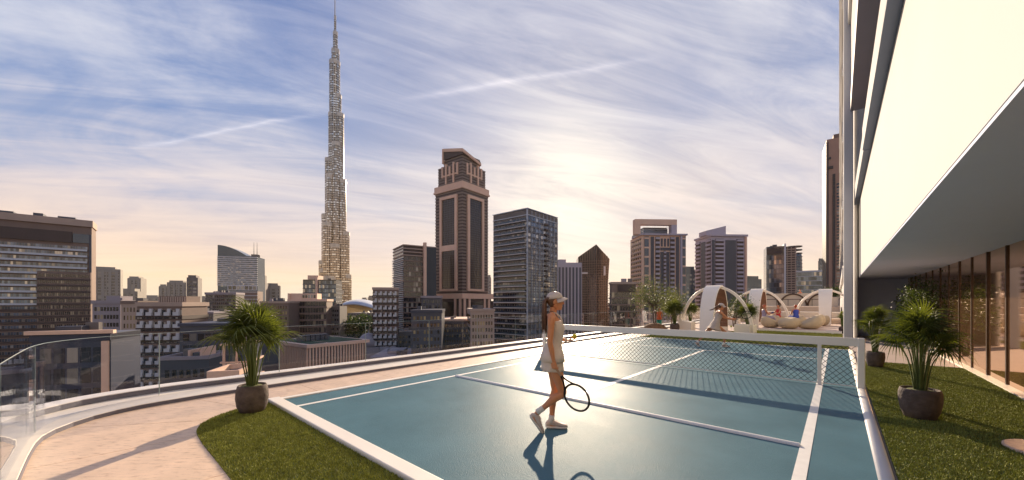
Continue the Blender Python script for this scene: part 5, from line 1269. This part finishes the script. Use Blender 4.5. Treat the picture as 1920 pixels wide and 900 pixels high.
def ball(label, p, r=.0335):
    t = thing('tennis_ball', label, 'tennis ball', p); mb = MB(); blob(mb, (0, 0, 0), (r,) * 3, 14); mb.build('felt', FELT, t, True)
    pts = []
    for i in range(49):
        q = 2 * math.pi * i / 48; v = V3((math.cos(q) + .42 * math.cos(3 * q), math.sin(q) - .42 * math.sin(3 * q), 1.15 * math.sin(2 * q))).normalized() * r * 1.005; pts.append(v)
    MB().tube(pts, .0012, 4).build('seam', SOLE, t)
def strap(J, parent, m):
    for k, s in (('L', 1), ('R', -1)):
        nb = J['spine'][-1]; sd = V3(J['side_hi']); up = (nb - J['spine'][-2]).normalized(); fw = sd.cross(up)
        c = nb + sd * s * .085
        MB().tube(catmull([c - up * .20 + fw * .088 - sd * s * .01, c - up * .09 + fw * .088, c - up * .005 + fw * .035, c + up * .004 - fw * .03, c - up * .08 - fw * .082, c - up * .20 - fw * .085], 5), .016, 8, flat=.45, up=tuple(sd)).build('strap', m, parent, True)

def P_(**k): return {a: (V3(b) if isinstance(b, tuple) else [V3(q) for q in b] if isinstance(b, list) else b) for a, b in k.items()}
# ---- the player in the foreground, walking to the right
base = at(1040, 4.59, .012)
J = P_(spine=[(-.025, 0, .80), (-.02, 0, .98), (-.005, 0, 1.12), (-.005, 0, 1.28), (-.03, 0, 1.45)], side_lo=(0, 1, 0), side_hi=(-.10, 1, 0), head=(.004, 0, 1.602), hyaw=R(-6), hpitch=R(2), build=.94,
       shL=(.02, .158, 1.395), elL=(.015, .215, 1.12), wrL=(.165, .15, 1.105), hdL=(1, -.1, .06), hnL=(0, 0, 1), curlL=.42,
       shR=(-.055, -.158, 1.395), elR=(-.078, -.200, 1.115), wrR=(-.035, -.195, .885), hdR=(.10, .0, -1), hnR=(.55, .8, 0), curlR=1.15,
       hipL=(-.01, .080, .87), knL=(.012, .075, .475), anL=(-.035, .07, .105), heelL=(-.098, .072, .018), toeL=(.165, .060, .014),
       hipR=(-.015, -.080, .87), knR=(.085, -.085, .475), anR=(-.200, -.080, .262), heelR=(-.310, -.080, .205), toeR=(-.165, -.085, .002))
pl = thing('person', 'tennis player in cream dress and cap walking with racket and ball', 'person', base, YAW)
body(J, 'body', pl, SKINT, .0048); shoes(J, pl); hair(J, pl, HAIR, [V3(p) for p in ((-.085, 0, 1.645), (-.125, 0, 1.60), (-.135, -.01, 1.48), (-.135, -.012, 1.34), (-.125, -.012, 1.20))]); cap(J, pl)
top = MB().rings([ring_at(J, t, o_, 40, fl, pt_) for t, o_, fl, pt_ in ((.10, .012, .030, .012), (.20, .010, .022, .010), (.32, .010, .010, .006), (.42, .010, .0, .003), (.52, .009, 0, 0), (.62, .009, 0, 0), (.72, .009, 0, 0), (.79, .008, 0, 0), (.84, .006, -.004, 0), (.87, .004, -.012, 0))], cap=False)
top = top.build('dress_top', DRESS, pl, True); strap(J, top, DRESS)
sk = MB().rings([ring_at(J, t, .012, 54, fl, pt_) for t, fl, pt_ in ((-.10, .030, .035), (-.04, .027, .030), (.04, .020, .020), (.12, .010, .008), (.20, .000, 0))], cap=False).build('skirt', DRESS, pl, True)
for o in (top, sk):
    for q, v in enumerate(o.data.vertices):                       # soft folds in the cloth
        c = v.co; k_ = max(0, 1.0 - abs(c.z - 1.08) / .30); f_ = .0045 * k_ * math.sin(c.z * 95 + c.x * 22 + 14 * c.y) + .006 * max(0, 1.0 - c.z) * math.sin(math.atan2(c.y, c.x + .02) * 7 + c.z * 9)
        r_ = math.hypot(c.x, c.y) or 1; v.co.x += f_ * c.x / r_; v.co.y += f_ * c.y / r_
    m = o.modifiers.new('t', 'SOLIDIFY'); m.thickness = .004; m.offset = 1
MB().tube(catmull([(.035, .10, 1.40), (-.03, .065, 1.475), (-.085, 0, 1.45), (-.03, -.065, 1.475), (.035, -.10, 1.40)], 5), .004, 6).build('neck_trim', BLACK, top, True)
MB().tube([J['wrL'] + V3((-.02, 0, .0)), J['wrL'] + V3((.005, 0, .0))], .0255, 12).build('wristband', CAPM, pl, True)
Mw = Matrix.Translation(base) @ Matrix.Rotation(YAW, 4, 'Z')
hc = J['wrR'] + V3((.02, .018, -.075)); dr = V3((.397, -.06, -.551)).normalized()
racket('black framed tennis racket held low by the walking player', Mw @ (hc - dr * .075), Mw.to_3x3() @ dr, Mw.to_3x3() @ V3((.1, 1, .15)))
ball('yellow tennis ball resting in the walking player\'s open palm', Mw @ (J['wrL'] + V3((.105, -.012, .048))))

# ---- the player across the net, lunging to the right
base2 = at(1345, 13.2, .012)
J2 = P_(spine=[(-.10, 0, .70), (-.05, 0, .86), (.0, 0, 1.0), (.05, 0, 1.14), (.085, 0, 1.29)], side_lo=(.15, 1, 0), side_hi=(-.25, 1, 0), head=(.14, 0, 1.44), hyaw=R(-12), hpitch=R(14), build=.96,
        shL=(.12, .155, 1.25), elL=(.33, .13, 1.04), wrL=(.55, .03, 1.0), hdL=(1, -.2, -.1), hnL=(0, -1, .2), curlL=.9,
        shR=(.03, -.155, 1.23), elR=(.25, -.20, 1.02), wrR=(.50, -.06, .98), hdR=(1, .2, -.1), hnR=(0, 1, .2), curlR=.9,
        hipL=(-.08, .08, .76), knL=(-.42, .09, .47), anL=(-.66, .09, .16), heelL=(-.75, .09, .12), toeL=(-.63, .09, -.005),
        hipR=(-.08, -.08, .76), knR=(.24, -.09, .52), anR=(.19, -.09, .10), heelR=(.125, -.09, .018), toeR=(.39, -.09, .012))
p2 = thing('person', 'tennis player in beige dress and cap lunging across the net', 'person', base2, YAW)
body(J2, 'body', p2, SKINT, .008); shoes(J2, p2); hair(J2, p2, HAIR, [V3(p) for p in ((.05, 0, 1.47), (-.02, 0, 1.45), (-.12, .02, 1.36), (-.26, .03, 1.30))]); cap(J2, p2)
D2 = mat('beige_sports_fabric', (.50, .40, .32), .8, var=.06, scale=10, bump=.3, bscale=20)
d2 = MB().rings([ring_at(J2, t, .012, 40, fl, pt_) for t, fl, pt_ in ((-.22, .13, .06), (-.10, .09, .05), (.05, .045, .03), (.2, .015, .01), (.35, 0, 0), (.5, 0, 0), (.65, 0, 0), (.78, 0, 0), (.87, -.01, 0))], cap=False).build('dress', D2, p2, True); strap(J2, d2, D2)
Mw2 = Matrix.Translation(base2) @ Matrix.Rotation(YAW, 4, 'Z'); g2 = J2['wrR'].lerp(J2['wrL'], .5) + V3((.06, 0, -.01))
racket('pale strung racket swung by the far player', Mw2 @ (g2 - V3((.05, -.02, .02))), Mw2.to_3x3() @ V3((.75, -.15, .30)), Mw2.to_3x3() @ V3((.2, 1, .1)))
ball('yellow ball in flight just below the far player\'s racket', at(1371, 12.9, zv(612, 12.9)))

# ---- people lounging
def sitter(label, u, Y, z, rz, top_c, legs_c, hair_m, skin, lean=.0, reach=.35, gaze=0, legs=.52, cat='person'):
    b = at(u, Y, z); Jp = P_(spine=[(0, 0, .04), (-.02 - lean * .2, 0, .18), (-.02 - lean * .5, 0, .31), (-.01 - lean, 0, .45), (.0 - lean * 1.3, 0, .60)], side_lo=(0, 1, 0), side_hi=(0, 1, 0), head=(.03 - lean * 1.4, 0, .765), hpitch=R(gaze), build=1.0,
        shL=(-.005 - lean, .165, .55), elL=(.08, .22, .32), wrL=(reach, .12, .36), hdL=(1, -.2, .1), hnL=(0, -.3, 1), shR=(-.005 - lean, -.165, .55), elR=(.08, -.22, .32), wrR=(reach, -.12, .34), hdR=(1, .2, .1), hnR=(0, .3, 1),
        hipL=(.02, .09, .08), knL=(.42, .13, .12), anL=(legs, .12, -.28), heelL=(legs - .06, .12, -.36), toeL=(legs + .18, .14, -.34), hipR=(.02, -.09, .08), knR=(.42, -.13, .10), anR=(legs + .06, -.12, -.28), heelR=(legs, -.12, -.36), toeR=(legs + .24, -.14, -.34))
    t = thing('person', label, 'person', b, YAW + rz); body(Jp, 'body', t, skin, .011); shoes(Jp, t, SOLE, SOLE); hair(Jp, t, hair_m, None, True)
    MB().rings([ring_at(Jp, q, .014, 24) for q in (.05, .15, .3, .45, .6, .75, .88, .95)], cap=False).build('top', top_c, t, True)
    for k in 'LR': MB().tube(catmull([Jp['hip' + k], Jp['hip' + k].lerp(Jp['kn' + k], .5), Jp['kn' + k], Jp['kn' + k].lerp(Jp['an' + k], .6)], 4), [.10, .098, .095, .092, .09, .085, .08, .074, .068, .064, .06, .058, .056], 12).build('trouser_leg', legs_c, t, True)
    return t, Jp
LAV = mat('lavender_cloth', (.28, .24, .36), .8); RED = mat('red_cloth', (.50, .03, .03), .8); BLUE = mat('blue_cloth', (.045, .08, .42), .8); DKBLUE = mat('navy_cloth', (.05, .06, .14), .8); PALEC = mat('pale_cloth', (.5, .45, .42), .8); ORNG = mat('orange_cloth', (.62, .14, .06), .8)
t, Jp = sitter('red haired person in lavender clothes looking at a tablet', 1434, 22.0, .58, R(-5), LAV, LAV, HAIRR, SKIN2, .03, .30, 22)
pm_ = Matrix.Translation(t.location) @ Matrix.Rotation(YAW - R(5), 4, 'Z'); o = bevel(MB().box(-.09, .09, -.12, .12, 0, .012).build('tablet', DKBLUE), .004); o.matrix_world = pm_ @ Matrix.Translation((.42, 0, .40)) @ Matrix.Rotation(R(-40), 4, 'Y'); tag(o, 'dark blue tablet held by the person in lavender', 'tablet')
sitter('dark haired person in red top reclining with hand out', 1458, 23.3, .60, R(178), RED, PALEC, HAIRD, SKIN2, .06, .48, 0)
sitter('red haired person in blue overalls seen from behind', 1492, 22.9, .58, R(80), BLUE, BLUE, HAIRR, SKIN2, 0, .30, 0)
def stander(label, loc, rz, h, top_c, leg_c, hm, skin):
    s = h / 1.72; Jq = P_(spine=[(0, 0, .80), (0, 0, .98), (0, 0, 1.12), (0, 0, 1.28), (-.02, 0, 1.45)], side_lo=(0, 1, 0), side_hi=(0, 1, 0), head=(.01, 0, 1.60), build=1.0,
        shL=(-.02, .165, 1.395), elL=(-.03, .24, 1.13), wrL=(.08, .20, .93), hdL=(.3, 0, -1), hnL=(0, -1, 0), shR=(-.02, -.165, 1.395), elR=(-.03, -.24, 1.13), wrR=(.10, -.20, .95), hdR=(.3, 0, -1), hnR=(0, 1, 0),
        hipL=(0, .085, .86), knL=(.02, .09, .48), anL=(-.01, .09, .10), heelL=(-.07, .09, .018), toeL=(.19, .11, .014), hipR=(0, -.085, .86), knR=(.02, -.09, .48), anR=(-.01, -.09, .10), heelR=(-.07, -.09, .018), toeR=(.19, -.11, .014))
    t = thing('person', label, 'person', loc, YAW + rz); t.scale = (s, s, s); body(Jq, 'body', t, skin, .012); shoes(Jq, t, SOLE, SOLE); hair(Jq, t, hm, None, True)
    MB().rings([ring_at(Jq, q, .014, 24, f) for q, f in ((.0, .02), (.15, .01), (.3, 0), (.45, 0), (.6, 0), (.75, 0), (.88, 0), (.95, 0))], cap=False).build('top', top_c, t, True)
    for k in 'LR': MB().tube([Jq['hip' + k], Jq['hip' + k].lerp(Jq['kn' + k], .5), Jq['kn' + k], Jq['kn' + k].lerp(Jq['an' + k], .5)], [.105, .10, .09, .08], 12).build('trouser_leg', leg_c, t, True)
    return t
stander('person in orange standing behind the arched cream wall', Vector((-2.8, 46.7, 1.18)), R(-90), 1.7, ORNG, ORNG, HAIRR, SKIN2)
stander('child in orange top and teal shorts standing beside the olive tree', at(1236, 21.6, .0), R(-120), 1.28, ORNG, mat('teal_cloth', (.04, .32, .26), .8), HAIRD, SKIN2)

# ================================================================== STREET TREES IN THE CITY
k = 0
for u, Y in ((644, 262), (655, 270), (668, 258), (680, 266), (692, 260), (702, 268), (716, 150), (728, 160), (742, 140), (252, 88), (268, 92), (238, 96), (470, 120), (486, 128), (498, 118), (756, 150), (775, 118), (840, 110), (860, 118), (556, 210), (575, 215)):
    k += 1; h = (9, 8, 11, 7)[k % 4]
    p = at(u, Y, GZ); big = 30 if 255 < Y < 280 else h
    where = ('before the golden arcade hall' if 255 < Y < 280 else 'right of the mosque' if 700 < u < 745 else 'in the street behind the glass corner' if u < 300 else 'beside the finned block' if u < 600 else 'below the striped stone tower')
    leaf_tree('street_tree', ('tall', 'dark', 'broad', 'small')[k % 4] + ' green street tree ' + where + (', the %s one' % ('first second third fourth fifth sixth'.split()[(k - 1) % 6])), 'tree', p, big, big * .5, (0, 0, big * .75), (big * .32, big * .32, big * .28), 420, big * .045, BUSH, 50 + k, 12, big * .03, 'street trees among the rooftops', 1)

# ================================================================== AIR
hz = MB().box(-1420, 1180, -120, 1650, GZ - 1, 815).build('haze', None, kind='stuff')
hm = bpy.data.materials.new('evening_haze'); hm.use_nodes = True; t = hm.node_tree; t.nodes.remove(t.nodes['Principled BSDF'])
pv = t.nodes.new('ShaderNodeVolumePrincipled'); pv.inputs['Color'].default_value = (.92, .80, .68, 1); pv.inputs['Density'].default_value = .00004; pv.inputs['Anisotropy'].default_value = .35
t.links.new(pv.outputs[0], t.nodes['Material Output'].inputs['Volume']); hz.data.materials.append(hm)
tag(hz, 'warm evening haze hanging over the city', 'haze')
